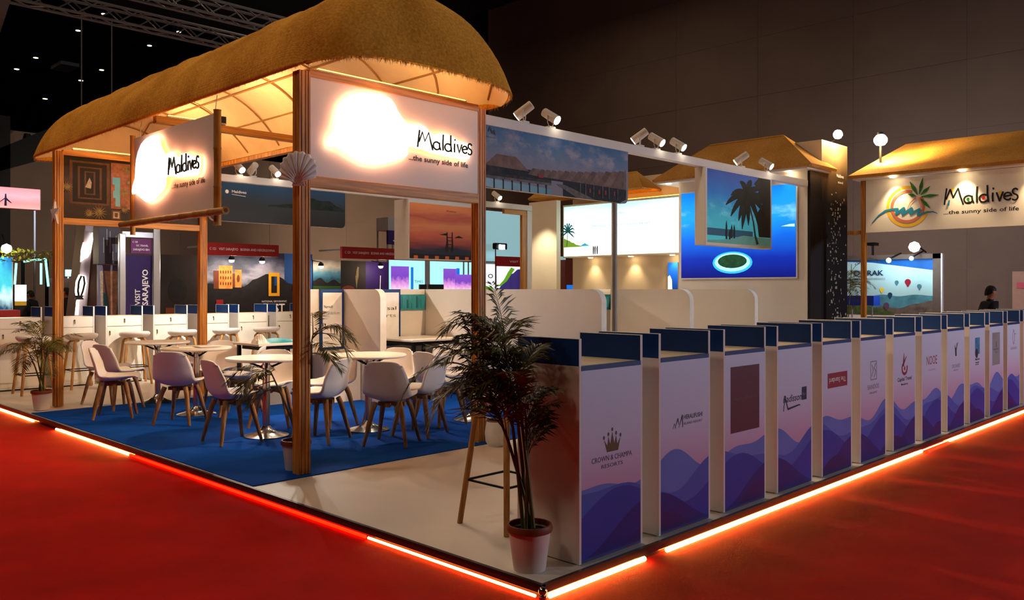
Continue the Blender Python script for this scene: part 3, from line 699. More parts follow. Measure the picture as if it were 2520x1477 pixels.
# screens boxed in white
grad('palm_sky', [(0, (60, 168, 176)), (.35, (48, 150, 172)), (.7, (14, 92, 160)), (1, (4, 52, 130))], noise=.2, nscale=4, em=.42, cloud=(3.5, (1.4, 1.6, 1), .5, .7, (110, 188, 200), .2, .62))
pm('palm_sil', (8, 22, 20), .7, noise=10, amt=.6); pm('palm_sand', (98, 160, 150), .6, em=.12); pm('palm_sea', (20, 84, 112), .5, em=.15); pm('palm_trunk', (26, 52, 58), .6); pm('cloud_teal', (96, 176, 190), .6, em=.15, noise=9, amt=.2)
tv = thing('boxed_screen', 'white boxed picture of a palm on a beach hanging from the front beam', 'screen', (7.2, 3.15, 2.1))
MB().box(6.36, 8.12, 2.99, 3.15, 2.1, 3.10).build('box', 'white_paint', tv, bevel=.004)
a = Art(face_y(6.40, 8.08, 2.135, 3.085, 2.99)); a.rect('palm_sky', 0, 0, 1, 1)
a.rect('palm_sea', 0, .1, .7, .2); a.poly('palm_sand', [(0, 0), (1, 0), (1, .12), (.55, .13), (.3, .06), (0, .03)])
a.poly('palm_sil', [(.80, .13), (.78, .3), (.74, .42), (.86, .62), (.7, .66), (.8, .8), (.72, .9), (.8, 1), (1, 1), (1, .13)])
a.line('palm_trunk', [(.78, .02), (.74, .14), (.71, .34), (.66, .52), (.61, .66)], [.045, .03, .026, .024, .022])
for (q, L) in ((150, .30), (175, .34), (200, .28), (225, .2), (250, .25), (110, .34), (80, .36), (50, .34), (20, .34), (-10, .34), (-40, .26), (275, .18)):
    c = math.cos(math.radians(q)); s_ = math.sin(math.radians(q)); P = [(.61, .72)]
    for k in range(1, 7): P.append((.61 + c * L * k / 6, min(.99, .72 + s_ * L * 1.2 * k / 6 - .22 * (k / 6) ** 2)))
    a.line('palm_sil', P, [.02, .07, .085, .08, .07, .05, .01])
for (u, v, h) in ((.28, .06, .27), (.33, .06, .12), (.36, .08, .2), (.40, .08, .2), (.34, .08, .13)):
    a.poly('palm_sil', [(u - .014, v), (u + .014, v), (u + .012, v + h * .7), (u, v + h), (u - .012, v + h * .7)])
a.done('palm_print', tv)

grad('sunset_sky', [(0, (30, 30, 44)), (.16, (36, 36, 50)), (.24, (112, 48, 46)), (.42, (176, 84, 60)), (.6, (196, 118, 76)), (.75, (168, 76, 56)), (.9, (206, 116, 68)), (1, (216, 122, 62))], noise=.28, nscale=2.2, stretch=(.8, 3.5, 1), em=.16)
pm('sunset_sil', (34, 26, 32), .7); pm('sunset_lit', (196, 96, 48), .6, em=.1)
ss = thing('boxed_screen', 'white boxed orange sunset picture hanging from the rear beam', 'screen', (6.5, 8.5, 2.04))
MB().box(5.78, 7.26, 8.31, 8.7, 2.04, 3.045).build('box', 'white_paint', ss, bevel=.004)
a = Art(face_y(5.80, 7.25, 2.05, 2.99, 8.31), step=.0006); a.rect('sunset_sky', 0, 0, 1, 1)
a.poly('sunset_sil', [(.53, .14), (.56, .3), (.565, .5), (.58, .51), (.59, .3), (.595, .14)]); a.poly('sunset_sil', [(.63, .14), (.645, .3), (.645, .5), (.66, .52), (.67, .3), (.675, .14)])
for v in (.2, .27, .34, .4): a.rect('sunset_sil', .57, v, .66, v + .014)
a.poly('sunset_sil', [(.45, .45), (.58, .49), (.57, .44)]); a.poly('sunset_sil', [(.68, .4), (.76, .45), (.84, .41)])
a.rect('sunset_sil', 0, 0, 1, .08)
for k in range(6): a.rect('sunset_lit', .06 + k * .16, .0, .12 + k * .16, .055)
a.text('sunset_sil', 'Maldives', .56, .88, .03, .16); a.done('sunset_print', ss)

# ------------------------------------------------------------------ spine walls, rounded partitions, posters, desks
def partition(x, yn, yf, label, r=.16):
    fr = lambda u, v, d: (x + d, u, v)
    z0, z1 = PT + .004, 1.53; P = [(yf, z0), (yn, z0)] + [(yn + r - r * math.cos(math.radians(q)), z1 - r + r * math.sin(math.radians(q))) for q in range(0, 91, 9)] + [(yf, z1)]
    t = thing('partition', label, 'partition', (x, (yn + yf) / 2, PT), 'rounded booth partitions')
    MB().prism(P, fr, 0, .09).build('panel', 'white_paint', t)
    e = [(yn, z0)] + [(yn + r - r * math.cos(math.radians(q)), z1 - r + r * math.sin(math.radians(q))) for q in range(0, 91, 9)]
    b = MB(); V = []
    for (u, v) in e: V += [(x - .003, u - .004, v + .001), (x + .093, u - .004, v + .001)]
    b.add(V, [(2 * i, 2 * i + 1, 2 * i + 3, 2 * i + 2) for i in range(len(e) - 1)]); b.build('edge_band', 'white_edge', t)
    return t
partition(3.40, 5.89, 6.69, 'short white partition between the two hotel posters', .13)
partition(4.80, 3.44, 6.69, 'longest white partition, behind the near palm, with a rounded corner')
partition(6.70, 3.44, 4.76, 'middle white rounded partition right of the second teal panel')
partition(8.46, 3.44, 4.76, 'rightmost white rounded partition in front of the island wall')
tag(MB().box(2.88, 4.80, 6.70, 6.76, CT, 1.53).build('spine_wall', 'white_paint'), 'low white wall behind the rear desks carrying two posters', 'low wall')
tag(MB().box(4.85, 6.69, 4.77, 4.83, PT, 1.53).build('spine_wall', 'white_paint'), 'low white wall behind the long partition carrying a teal panel', 'low wall')
pm('teal_print', (40, 138, 150), .5, noise=12, amt=.25, stretch=(4, 4, .6)); pm('teal_deep', (22, 98, 112), .5)
tp = thing('teal_poster', 'teal upper panel on the wall beside the universal resorts poster', 'panel', (4.56, 6.69, 1.24))
MB().box(4.34, 4.785, 6.672, 6.7, 1.235, 1.455).build('board', 'teal_print', tp)
for k in range(5): MB().box(4.36 + k * .085, 4.362 + k * .085 + .03 * (k % 2), 6.668, 6.672, 1.26, 1.43 - .05 * (k % 3)).build('printed_bar', 'teal_deep', tp)
tq = thing('teal_poster', 'small teal panel beside the end of the longest partition', 'panel', (6.5, 4.76, 1.24))
MB().box(6.22, 6.66, 4.742, 4.77, 1.235, 1.455).build('board', 'teal_deep', tq); MB().box(6.26, 6.6, 4.738, 4.742, 1.27, 1.42).build('printed_bar', 'teal_print', tq)
def poster(x0, x1, z0, lines, label):
    t = thing('poster', label, 'poster', ((x0 + x1) / 2, 6.69, z0), 'hotel posters on the rear wall')
    MB().box(x0, x1, 6.675, 6.7, z0, 1.53).build('frame', 'navy_fin', t); MB().box(x0 + .035, x1 - .035, 6.668, 6.675, z0 + .03, 1.485).build('sheet', 'ink_white', t)
    for (tx, u, v, h, w, m, bo) in lines: Art(face_y(x0 + .035, x1 - .035, z0 + .03, 1.485, 6.668)).text(m, tx, u, v, h, w, bold=bo).done('lettering', t)
poster(3.02, 3.385, .74, (('Naroudi', .06, .72, .05, .45, 'ink_black', .02), ('Wunderkom', .06, .60, .055, .82, 'ink_grey', 0), ('hotels', .06, .16, .03, .25, 'ink_grey', 0)), 'blue framed hotel poster left of the short partition')
poster(3.60, 4.335, .74, (('universal', .05, .66, .07, .88, 'ink_black', .0), ('resorts', .22, .52, .07, .70, 'ink_grey', 0)), 'blue framed universal resorts poster right of the short partition')
def desk(x0, x1, y0, y1, label, ped=True):
    t = thing('desk', label, 'desk', ((x0 + x1) / 2, (y0 + y1) / 2, CT), 'white desks by the low wall')
    MB().box(x0, x1, y0, y1, .835, .865).build('desk_top', 'table_white', t, bevel=.005)
    MB().box(x0 + .12, x1 - .25, y0 + .18, y0 + .6, CT, .55).build('pedestal', 'grey_post', t, bevel=.005)
    MB().box(x0 + .1, x1 - .1, y0 + .12, y1 - .05, .78, .835).build('support_rail', 'black_metal', t)
    for (x, y) in ((x0 + .06, y0 + .06), (x1 - .06, y0 + .06), (x0 + .06, y1 - .05), (x1 - .06, y1 - .05)): MB().box(x - .02, x + .02, y - .02, y + .02, CT, .835).build('leg', 'black_metal', t)
desk(3.88, 4.76, 5.83, 6.66, 'white desk right of the short partition, behind the chairs')
desk(2.05, 2.86, 6.50, 7.15, 'white desk left of the posters, behind the timber post')
# counter block under the first poster
tag(MB().box(2.92, 3.39, 6.3, 6.66, CT, .72).build('low_cabinet', 'white_paint', bevel=.004), 'low white cabinet under the left hotel poster', 'cabinet')
tb = thing('teal_bag', 'crumpled teal plastic bag lying on the desk behind the timber post', 'bag', (2.42, 6.72, .865))
b = MB().grid(lambda i, j: Vector((2.2 + .42 * i, 6.56 + .3 * j, .867 + .05 * math.sin(PI * i) ** .6 * math.sin(PI * j) ** .6 * (1 + .25 * math.sin(11 * i + 9 * j)))), 16, 12); b.build('film', 'teal_print', tb, smooth=True)
wb = thing('white_paper_bag', 'white crumpled paper bag at the left end of the rear desk', 'bag', (2.13, 6.62, .865))
MB().grid(lambda i, j: Vector((2.06 + .16 * i, 6.53 + .2 * j, .867 + .09 * math.sin(PI * i) ** .5 * math.sin(PI * j) ** .5 * (1 + .4 * math.sin(11 * i + 7 * j)))), 10, 10).build('paper', 'ink_white', wb)

# ------------------------------------------------------------------ thatched huts at the back of the platform
def hip_roof(t, x0, x1, y0, y1, z, rx, ra, rb, rz, th=.05):
    E = [Vector((x0, y0, z)), Vector((x1, y0, z)), Vector((x1, y1, z)), Vector((x0, y1, z))]; A = Vector((rx, ra, rz)); B = Vector((rx, rb, rz))
    for q in ((E[0], E[3], B, A), (E[1], E[0], A), (E[2], E[1], A, B), (E[3], E[2], B)):
        n = (q[1] - q[0]).cross(q[2] - q[0]).normalized(); n = n if n.z > 0 else -n
        k = len(q); MB().add(list(q) + [v - n * th for v in q], [tuple(range(k)), tuple(range(k, 2 * k))[::-1]] + [(i, (i + 1) % k, k + (i + 1) % k, k + i) for i in range(k)]).build('roof_slope', 'thatch', t)
def downlight(parent, x, y, z, r=.045, power=6, aim=None):
    o = MB().lathe([(r, 0), (r, .012), (0, .012)], (x, y, z - .012), 14).build('downlight', 'downlight_glow', parent)
    light('downlight_beam', 'SPOT', (x, y, z - .03), power, (1, .74, .4), aim or (x, y, 0), size=.03, angle=80, blend=.8)
h1 = thing('thatched_hut', 'white hut with burlap hip roof and a blue island lightbox', 'hut', (10.3, 4.3, PT))
MB().box(9.36, 10.7, 3.04, 5.36, PT, 3.36).build('wall', 'white_paint', h1)
MB().box(9.16, 10.0, 2.95, 5.68, 3.36, 3.425).build('soffit', 'white_edge', h1)
hip_roof(h1, 9.1, 10.05, 2.86, 5.74, 3.425, 9.72, 3.62, 4.95, 4.03)
for y in (5.5,): downlight(h1, 9.25, y, 3.36, power=7, aim=(9.4, y, 2.5))
downlight(h1, 9.27, 4.2, 3.36, power=5, aim=(9.4, 4.2, 2.6)); downlight(h1, 9.27, 3.3, 3.36, power=5, aim=(9.4, 3.3, 2.6))
grad('ocean', [(0, (4, 16, 110)), (.22, (6, 40, 160)), (.45, (10, 96, 214)), (.68, (24, 150, 240)), (.85, (20, 140, 240)), (1, (8, 116, 226))], noise=.12, nscale=3, em=1.0, cloud=(2.6, (1.3, 2.4, 1), .52, .72, (130, 206, 250), .52, .9))
glow('reef', (150, 246, 250), 1.3); glow('reef_mid', (40, 178, 226), 1.0); pm('island_green', (30, 84, 56), .6, noise=14, amt=.6, em=.35); glow('cloud_blue', (120, 196, 246), .9); glow('boat_white', (180, 224, 250), 1.0)
MB().box(9.33, 9.36, 3.19, 5.31, 1.70, 3.19).build('lightbox_frame', 'white_edge', h1)
a = Art(face_x(5.29, 3.21, 1.72, 3.17, 9.33), step=.0005); a.rect('ocean', 0, 0, 1, 1)
a.disc('reef_mid', .47, .17, .175, .125, 26); a.disc('reef', .47, .175, .155, .105, 26); a.disc('island_green', .47, .185, .128, .078, 22)
a.poly('boat_white', [(.88, .55), (.99, .54), (.99, .57), (.95, .57)])
o = a.done('island_print', h1); o['label'] = 'backlit picture of an island reef in deep blue sea'

h2 = thing('thatched_hut', 'cream hut wall with a bright white beach screen and small lamps below it', 'hut', (10.6, 7.0, PT))
MB().box(10.35, 10.55, 5.76, 8.6, PT, 3.72).build('wall', 'cream_paint', h2)
MB().box(9.95, 10.35, 5.69, 8.52, 2.17, 3.24).build('screen_box', 'cream_paint', h2)
hip_roof(h2, 9.72, 10.34, 6.38, 9.3, 3.42, 10.05, 6.75, 8.9, 3.78)
ub = thing('uplight_bar', 'amber light bar on top of the bright beach screen', 'light bar', (10.1, 6.6, 3.24))
MB().box(10.08, 10.14, 5.75, 7.6, 3.24, 3.26).build('channel', 'aluminium', ub); MB().box(10.09, 10.13, 5.77, 7.58, 3.26, 3.272).build('diffuser', 'amber_glow', ub)
grad('beach_glow', [(0, (240, 252, 252)), (.3, (226, 250, 250)), (.75, (196, 242, 246)), (1, (150, 226, 242))], noise=.5, nscale=2.5, em=1.7)
glow('beach_green', (120, 160, 40), .6); glow('beach_palm', (20, 84, 92), .4); glow('beach_blue', (40, 160, 190), .8)
a = Art(face_x(8.49, 5.72, 2.2, 3.2, 9.945), step=.0006); a.rect('beach_glow', 0, 0, 1, 1)
a.hill('beach_green', [.36, .32, .27, .22, .2], .18, 0, .17); a.hill('beach_blue', [.2, .23, .25, .22, .2], .19, .16, .24)
for q in range(10):
    an = math.radians(-30 + q * 26); a.line('beach_palm', [(.04, .5), (.04 + .045 * math.cos(an), .5 + .16 * math.sin(an)), (.04 + .07 * math.cos(an), .46 + .18 * math.sin(an))], [.012, .012, .002], asp=.4)
a.line('beach_palm', [(.04, .5), (.03, .2)], .006, asp=.4)
for u in (.275, .29, .31): a.poly('ink_grey', [(u, .02), (u + .01, .02), (u + .012, .16), (u + .004, .2), (u - .002, .14)])
a.text('beach_blue', 'Maldives moments in your Heart', .27, .56, .035, .5); a.text('beach_blue', 'Maldives', .5, .78, .04, .06)
o = a.done('beach_print', h2); o['label'] = 'glowing white beach picture'
for y in (8.0, 7.0, 6.05): downlight(h2, 10.2, y, 2.17, power=14, aim=(10.36, y, 1.4))
w = thing('cream_wall', 'tall cream wall left of the bright beach screen', 'wall', (9.55, 8.7, PT))
MB().box(9.5, 9.62, 8.30, 9.05, PT, 3.3).build('panel', 'cream_paint', w)
light('cream_wall_wash', 'SPOT', (8.9, 8.5, 3.1), 90, (1, .88, .66), (9.5, 8.6, 1.8), size=.05, angle=70, blend=.8)
t = thing('door_frame', 'white and timber door frame right of the sunset picture', 'door frame', (8.8, 8.4, PT))
MB().box(8.72, 8.85, 8.36, 8.43, PT, 3.04).build('jamb', 'white_paint', t); MB().box(8.58, 8.70, 8.36, 8.42, PT, 2.95).build('timber_jamb', 'wood_z', t); MB().box(8.1, 8.70, 8.36, 8.42, 2.95, 3.04).build('lintel', 'wood_x', t)

h3 = thing('thatched_hut', 'right pavilion with a lamp-lit burlap roof and colourful Maldives sign', 'hut', (11, 1.0, PT))
hip_roof(h3, 9.8, 12.9, -2.6, 2.6, 3.27, 11.25, .55, 2.25, 3.9)
MB().box(9.85, 12.8, -2.5, 2.55, 3.205, 3.27).build('soffit', 'white_edge', h3)
for y in (1.95, 1.0, .1): downlight(h3, 9.86, y, 3.205, power=34, aim=(10.0, y, 2.6))
for (x, y) in ((10.06, 2.46),):
    b = MB(); post_mesh(b, x, y, .068, PT, 3.205); b.build('post', 'wood_z', h3)
MB().box(10.03, 10.09, 2.51, 2.70, 2.38, 2.44).build('beam', 'wood_z', h3)
fs3 = thing('fascia_sign', 'white sign board with colourful sun, palm and wave emblem on the right pavilion', 'sign', (10.03, 0, 2.4))
MB().box(10.0, 10.06, -2.4, 2.405, 2.40, 3.2).build('board', 'sign_white', fs3)
pm('logo_yellow', (240, 190, 50), .5); pm('logo_coral', (204, 112, 84), .5, noise=10, amt=.12); pm('logo_blue', (24, 128, 170), .5); pm('logo_green', (40, 116, 40), .5, noise=10, amt=.3); pm('logo_trunk', (236, 168, 148), .5); pm('logo_red', (206, 40, 50), .5)
def colour_logo(fr, name, parent):
    """emblem and lettering in metres: origin at the ring's centre"""
    a = Art(fr, step=.0006)
    ring = lambda r, a0, a1, n=30: [(r * math.cos(math.radians(a0 + (a1 - a0) * k / n)), r * math.sin(math.radians(a0 + (a1 - a0) * k / n))) for k in range(n + 1)]
    a.line('logo_yellow', ring(.285, 75, 345), .045); a.line('logo_coral', ring(.225, 72, 395), .042)
    a.line('logo_blue', [(-.52, -.22), (-.42, -.11), (-.32, -.045), (-.22, -.03), (-.14, -.03), (-.16, -.10), (-.05, -.02), (-.07, -.11), (.06, -.03), (.04, -.11), (.18, -.05), (.15, -.14), (.28, -.10), (.36, -.10), (.42, -.13)], [.01, .02, .03, .035, .035, .04, .035, .04, .035, .035, .035, .035, .02, .016, .008])
    a.line('logo_trunk', [(.13, .13), (.17, .08), (.20, .0), (.20, -.06)], .03); a.line('logo_coral', [(.12, .12), (.04, .05), (.0, -.04)], [.02, .012, .006])
    for (q, L) in ((118, .27), (78, .29), (42, .22), (2, .28), (-48, .24), (160, .16)):
        c, s_ = math.cos(math.radians(q)), math.sin(math.radians(q)); a.line('logo_green', [(.16 + .04 * c, .13 + .04 * s_), (.16 + L * .55 * c, .13 + L * .55 * s_), (.16 + L * c, .13 + L * s_)], [.012, .05, .004])
    a.done('sun_palm_emblem', parent); a = Art(fr, step=.0006)
    for st in maldives_strokes(): a.line('ink_black', [(.51 + x * .092, -.02 + y * .068) for x, y in st], .022)
    a.poly('logo_yellow', [(.60, .22), (.65, .22), (.625, .16)]); a.poly('logo_yellow', [(1.205, .13), (1.255, .13), (1.23, .07)]); a.poly('logo_blue', [(.55, -.03), (.58, -.03), (.59, .05), (.57, .05)])
    a.disc('logo_red', 1.025, .05, .022, .028); a.disc('logo_green', .827, .045, .02, .026)
    a.done('word_mark', parent); words(fr, 'ink_black', '...the sunny side of life', .50, -.15, .055, .96, .012, parent, name)
colour_logo(frame((10.0, 1.79, 2.76), (0, -1, 0), (0, 0, 1)), 'tag_word', fs3)
fd = thing('floodlight', 'blazing floodlight above the right pavilion roof', 'floodlight', (10.3, 2.15, 3.62))
pL = XP(2167, 345, 10.3)
light('roof_flood_light', 'SPOT', (pL.x - .2, pL.y, pL.z - .05), 420, (1, .66, .22), (10.5, pL.y - .2, 3.45), size=.06, angle=110, blend=.9)
MB().cyl((10.3, pL.y, 3.5), (10.3, pL.y, pL.z - .06), .02, n=8).build('stem', 'black_metal', fd)
MB().lathe([(0, -.09), (.06, -.075), (.095, -.03), (.1, 0), (.095, .03), (.06, .075), (0, .09)], tuple(pL), 18).build('lamp_head', 'lamp_glow', fd, smooth=True)
MB().lathe([(0, 0.09), (.05, .085), (.05, .12), (0, .13)], tuple(pL), 12).build('cap', 'black_metal', fd)

# dark printed column
grad('column_print_lit', [(0, (12, 16, 22)), (.74, (20, 19, 20)), (.87, (84, 64, 40)), (1, (190, 160, 110))], noise=.06, nscale=5)  # printed fade; its pale top also has the lamp's light painted in
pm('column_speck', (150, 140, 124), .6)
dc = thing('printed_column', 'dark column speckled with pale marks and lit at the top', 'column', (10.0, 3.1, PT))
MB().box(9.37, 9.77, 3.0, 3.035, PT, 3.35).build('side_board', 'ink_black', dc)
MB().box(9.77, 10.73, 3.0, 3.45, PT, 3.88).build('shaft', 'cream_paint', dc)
a = Art(face_y(9.77, 10.73, PT, 3.87, 3.0), step=.0005); a.rect('column_print_lit', 0, 0, 1, 1)
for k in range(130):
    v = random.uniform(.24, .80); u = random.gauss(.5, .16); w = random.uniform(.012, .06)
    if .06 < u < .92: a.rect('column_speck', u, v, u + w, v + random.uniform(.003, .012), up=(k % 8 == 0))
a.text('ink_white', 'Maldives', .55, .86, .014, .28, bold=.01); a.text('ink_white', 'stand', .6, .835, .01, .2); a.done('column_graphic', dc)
pC = YP(2062, 331, 2.92)
cl = thing('column_lamp', 'glowing globe lamp on top of the dark column', 'lamp', (pC.x, 3.03, 3.88))
MB().tube([(pC.x, 3.05, 3.88), (pC.x, 3.04, pC.z - .1), (pC.x, 2.92, pC.z - .06)], .014, 8).build('stem', 'black_metal', cl)
MB().lathe([(0, -.075), (.045, -.06), (.07, -.02), (.07, .02), (.045, .06), (0, .075)], tuple(pC), 16).build('globe', 'lamp_glow', cl, smooth=True)
light('globe_light', 'POINT', tuple(pC + Vector((0, -.16, -.04))), 55, (1, .7, .3), size=.08)
# ------------------------------------------------------------------ counters along the platform edges
CW, CP, CX0 = .56, .724, .34
def counter_shell(front):
    t = thing('display_counter', 'x', 'counter', (0, 0, 0), 'counters along the front edge' if front else 'counters along the rear edge')
    for x in (0, CW - .018): MB().box(x, x + .018, 0, .45, .006, 1.045).build('side_panel', 'white_paint', t)
    for x in (0, CW - .018):
        f = MB().box(x + .0015, x + .0165, .003, .447, 1.045, 1.187).build('fin', 'navy_fin', t)
        b = MB().box(x, x + .018, 0, .45, 1.187, 1.19)
        b.box(x, x + .018, 0, .003, 1.045, 1.187).box(x, x + .018, .447, .45, 1.045, 1.187); b.build('edging', 'white_edge', f)
    MB().box(.018, CW - .018, 0.02, .44, 1.02, 1.04).build('counter_top', 'counter_top', t)
    MB().box(.02, CW - .02, .02, .43, 0, .02).build('plinth', 'shadow_gap', t)  # dark colour stands for the shadow line under the counter
    if front:
        MB().box(.018, CW - .018, 0, .018, .008, 1.02).build('front_panel', 'white_paint', t); MB().box(.018, CW - .018, -.002, .02, 1.02, 1.045).build('blue_band', 'navy_fin', t)
    else:
        MB().box(.018, CW - .018, .02, .44, .02, 1.02).build('carcass', 'white_paint', t)
        for (n, z0, z1, kx, kz) in (('drawer', .885, 1.035, CW / 2, .985), ('door', .05, .872, .06, .80)):
            d = MB().box(.022, CW - .022, .002, .02, z0, z1).build(n, 'drawer_front', t)
            MB().cyl((kx, -.004, kz), (kx, .003, kz), .011, n=10).build('lock', 'brass', d)
            b = MB().box(kx - .004, kx + .004, -.02, -.004, kz - .008, kz + .008); b.box(kx - .006, kx + .006, -.016, -.012, kz - .055, kz - .008); b.build('key', 'brass', d)
    return t
grad('panel_fade', [(0, (176, 132, 176)), (.38, (200, 160, 190)), (.62, (208, 200, 224)), (1, (212, 220, 240))], rough=.45)
for n, c in (('dune_a', (98, 116, 196)), ('dune_b', (70, 88, 182)), ('dune_c', (46, 56, 160)), ('dune_d', (40, 30, 122)), ('dune_e', (50, 20, 100))): pm(n, c, .45, noise=3, amt=.08)
pm('logo_gold', (96, 70, 24), .5); pm('logo_wine', (92, 14, 34), .5); pm('logo_navy', (16, 22, 62), .5); pm('logo_crimson', (150, 16, 40), .5); pm('logo_plum', (92, 62, 84), .5); pm('logo_grey', (132, 128, 136), .5); pm('logo_ink', (46, 38, 52), .5); pm('logo_sky', (60, 130, 176), .5, noise=14, amt=.4); pm('logo_taupe', (150, 142, 142), .5); pm('logo_pink', (196, 150, 170), .5)
def dune(x, L):
    q = (lambda k, ph: math.sin(k * x + ph))
    return [.395 + .05 * q(5.6, .9) + .035 * q(9.5, 2.0), .32 + .065 * q(4.7, 5.3) + .03 * q(8.3, .3), .25 + .10 * q(4.9, 4.2), .13 + .12 * q(4.4, 3.2), .03 + .10 * q(5.2, 2.0)][L]
def logo(a, i):
    T = a.text
    if i == 0:
        a.poly('logo_gold', [(.36, .62), (.41, .55), (.60, .55), (.64, .62), (.585, .585), (.565, .635), (.535, .59), (.50, .655), (.465, .59), (.435, .635), (.415, .585)])
        for u, v in ((.36, .63), (.435, .645), (.5, .668), (.565, .645), (.64, .63)): a.disc('logo_gold', u, v, .016, .011, 10)
        T('logo_plum', 'CROWN & CHAMPA', .5, .505, .028, .68, align='C'); T('logo_plum', 'RESORTS', .5, .468, .020, .36, align='C')
    elif i == 1:
        a.line('logo_ink', [(.28, .60), (.34, .655), (.36, .62)], [.004, .02, .01], asp=1.9); a.line('logo_ink', [(.36, .60), (.43, .67), (.44, .60)], [.006, .022, .014], asp=1.9); a.line('logo_gold', [(.24, .6), (.27, .63), (.3, .6)], .008, asp=1.9)
        T('logo_ink', 'HERALIFUSHI', .46, .645, .026, .40, bold=.015); T('logo_ink', 'ISLAND RESORT', .46, .612, .014, .40)
    elif i == 2:
        a.rect('logo_wine', .13, .49, .86, .92); T('logo_plum', 'VILLA RESORTS', .5, .70, .018, .58, align='C')
    elif i == 3:
        T('logo_navy', 'Radisson', .14, .62, .05, .56, bold=.012, shear=.25); a.line('logo_navy', [(.15, .56), (.20, .66), (.28, .57), (.62, .585), (.66, .58)], [.02, .025, .03, .02, .008], asp=1.9)
        a.rect('logo_navy', .70, .615, .85, .71); T('logo_grey', 'BLU', .775, .65, .018, .09, align='C')
    elif i == 4:
        a.rect('logo_crimson', .16, .66, .86, .775); T('ink_white', 'The Standard', .80, .735, .04, .58, rot=180)
    elif i == 5:
        for (u0, v0, u1, v1) in ((.38, .66, .40, .82), (.62, .66, .64, .82), (.38, .66, .64, .668), (.38, .812, .64, .82)): a.rect('logo_grey', u0, v0, u1, v1)
        a.line('logo_grey', [(.42, .69), (.5, .74), (.44, .79)], .02, asp=1.9); a.line('logo_grey', [(.52, .68), (.6, .73), (.53, .76), (.6, .80)], .02, asp=1.9)
        T('logo_grey', 'BANDOS', .5, .585, .04, .46, align='C'); T('logo_grey', 'MALDIVES', .5, .545, .018, .3, align='C')
    elif i == 6:
        ring = [(.5 + .12 * math.cos(math.radians(q)), .71 + .05 * math.sin(math.radians(q))) for q in range(130, 400, 15)]
        a.line('logo_crimson', ring, .05, asp=1.9); a.line('logo_wine', [(.44, .73), (.46, .79), (.47, .85)], [.06, .05, .01], asp=1.9); a.line('logo_crimson', [(.47, .76), (.55, .80), (.6, .82)], [.04, .03, .01], asp=1.9); a.disc('logo_crimson', .5, .71, .03, .02)
        T('logo_ink', 'Capital Travel', .5, .60, .034, .66, bold=.015, align='C'); T('logo_ink', 'Maldives', .5, .56, .018, .32, bold=.01, align='C')
    elif i == 7:
        T('logo_crimson', 'NOOE', .5, .70, .085, .56, align='C'); T('logo_pink', 'MALDIVES', .5, .64, .018, .38, align='C')
    elif i == 8:
        a.poly('logo_navy', [(.46, .74), (.54, .74), (.53, .80), (.62, .88), (.56, .87), (.51, .82), (.47, .83), (.42, .87), (.44, .81)]); T('logo_grey', 'ORCHARD', .5, .62, .04, .5, align='C'); T('logo_grey', 'RESORTS', .5, .59, .016, .3, align='C')
    elif i == 9:
        a.rect('logo_sky', .34, .72, .66, .90); a.disc('logo_ink', .45, .73, .1, .05); T('logo_ink', 'Maldives', .36, .655, .025, .3, bold=.02); a.rect('logo_ink', .36, .625, .62, .635); a.rect('logo_ink', .36, .605, .6, .613)
    elif i == 10:
        a.rect('logo_taupe', .18, .56, .76, .93); a.line('logo_ink', [(.47, .76), (.49, .83)], .03, asp=1.9); T('logo_ink', 'MALDIVES', .47, .73, .02, .4, align='C'); T('logo_ink', 'resorts', .47, .70, .015, .2, align='C')
    elif i == 11:
        a.line('logo_ink', [(.5, .94), (.42, .88), (.44, .80), (.5, .76), (.56, .80), (.58, .88), (.5, .94)], .016, asp=1.9); a.line('logo_ink', [(.56, .88), (.7, .885)], .01, asp=1.9); T('logo_grey', 'ISLANDS', .5, .70, .03, .5, align='C')
    else: T('logo_grey', 'MALDIVES', .5, .7, .03, .5, align='C')
FLAB = ['nearest counter, with a gold crown logo, beside the potted palm', 'second counter from the corner, with a thin dark two-peak logo', 'counter with a dark wine rectangle on its front panel', 'counter with the dark handwritten Radisson logo', 'counter with a red label bearing upside-down writing',
        'counter with a grey framed pattern logo above BANDOS', 'counter with the red Capital Travel emblem', 'counter with tall thin red letters on its front', 'counter with a small dark blue fork-shaped emblem', 'counter with a blue picture logo and black lines', 'counter with a grey-brown rectangle on its front', 'counter with a thin outlined pendant emblem, near the right edge', 'farthest counter at the right picture edge']
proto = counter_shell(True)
FC = [proto] + [dup(proto, (0, 0, 0), 0, '') for i in range(12)]
for i, c in enumerate(FC):
    x0 = CX0 + i * CP
    place(c, (x0, .05, PT)); c['label'] = 'white and navy ' + FLAB[i]
    fr = (lambda u, v, d=0: Vector((.018 + u * (CW - .036), -d, .008 + v * 1.012)))
    a = Art(fr, step=.00006, d0=.0001); a.rect('panel_fade', 0, 0, 1, 1)
    for L, m in enumerate(('dune_a', 'dune_b', 'dune_c', 'dune_d', 'dune_e')):
        T_ = [(k / 20, max(.004, dune(x0 + .05 + CW * k / 20, L))) for k in range(21)]; a.d += a.step; V = []
        for u, v in T_: V += [(u, 0), (u, v)]
        a.add([a.fr(u, v, a.d) for u, v in V], [(2 * k, 2 * k + 2, 2 * k + 3, 2 * k + 1) for k in range(20)], a.mi(m), V)
    logo(a, i); c['_org'] = (0, 0, 0); g = a.done('front_graphic', c); g['label'] = 'printed lavender panel with blue dunes and a logo'
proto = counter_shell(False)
ORD = ['first', 'second', 'third', 'fourth', 'fifth', 'sixth', 'seventh']
for i in range(7):
    x0 = CX0 + i * CP; c = proto if i == 0 else dup(proto, (x0, 10.68, PT), 0, '')
    place(c, (x0, 10.68, PT)); c['label'] = 'white rear counter with drawer and door behind the bar stools, %s from the left' % ORD[i]

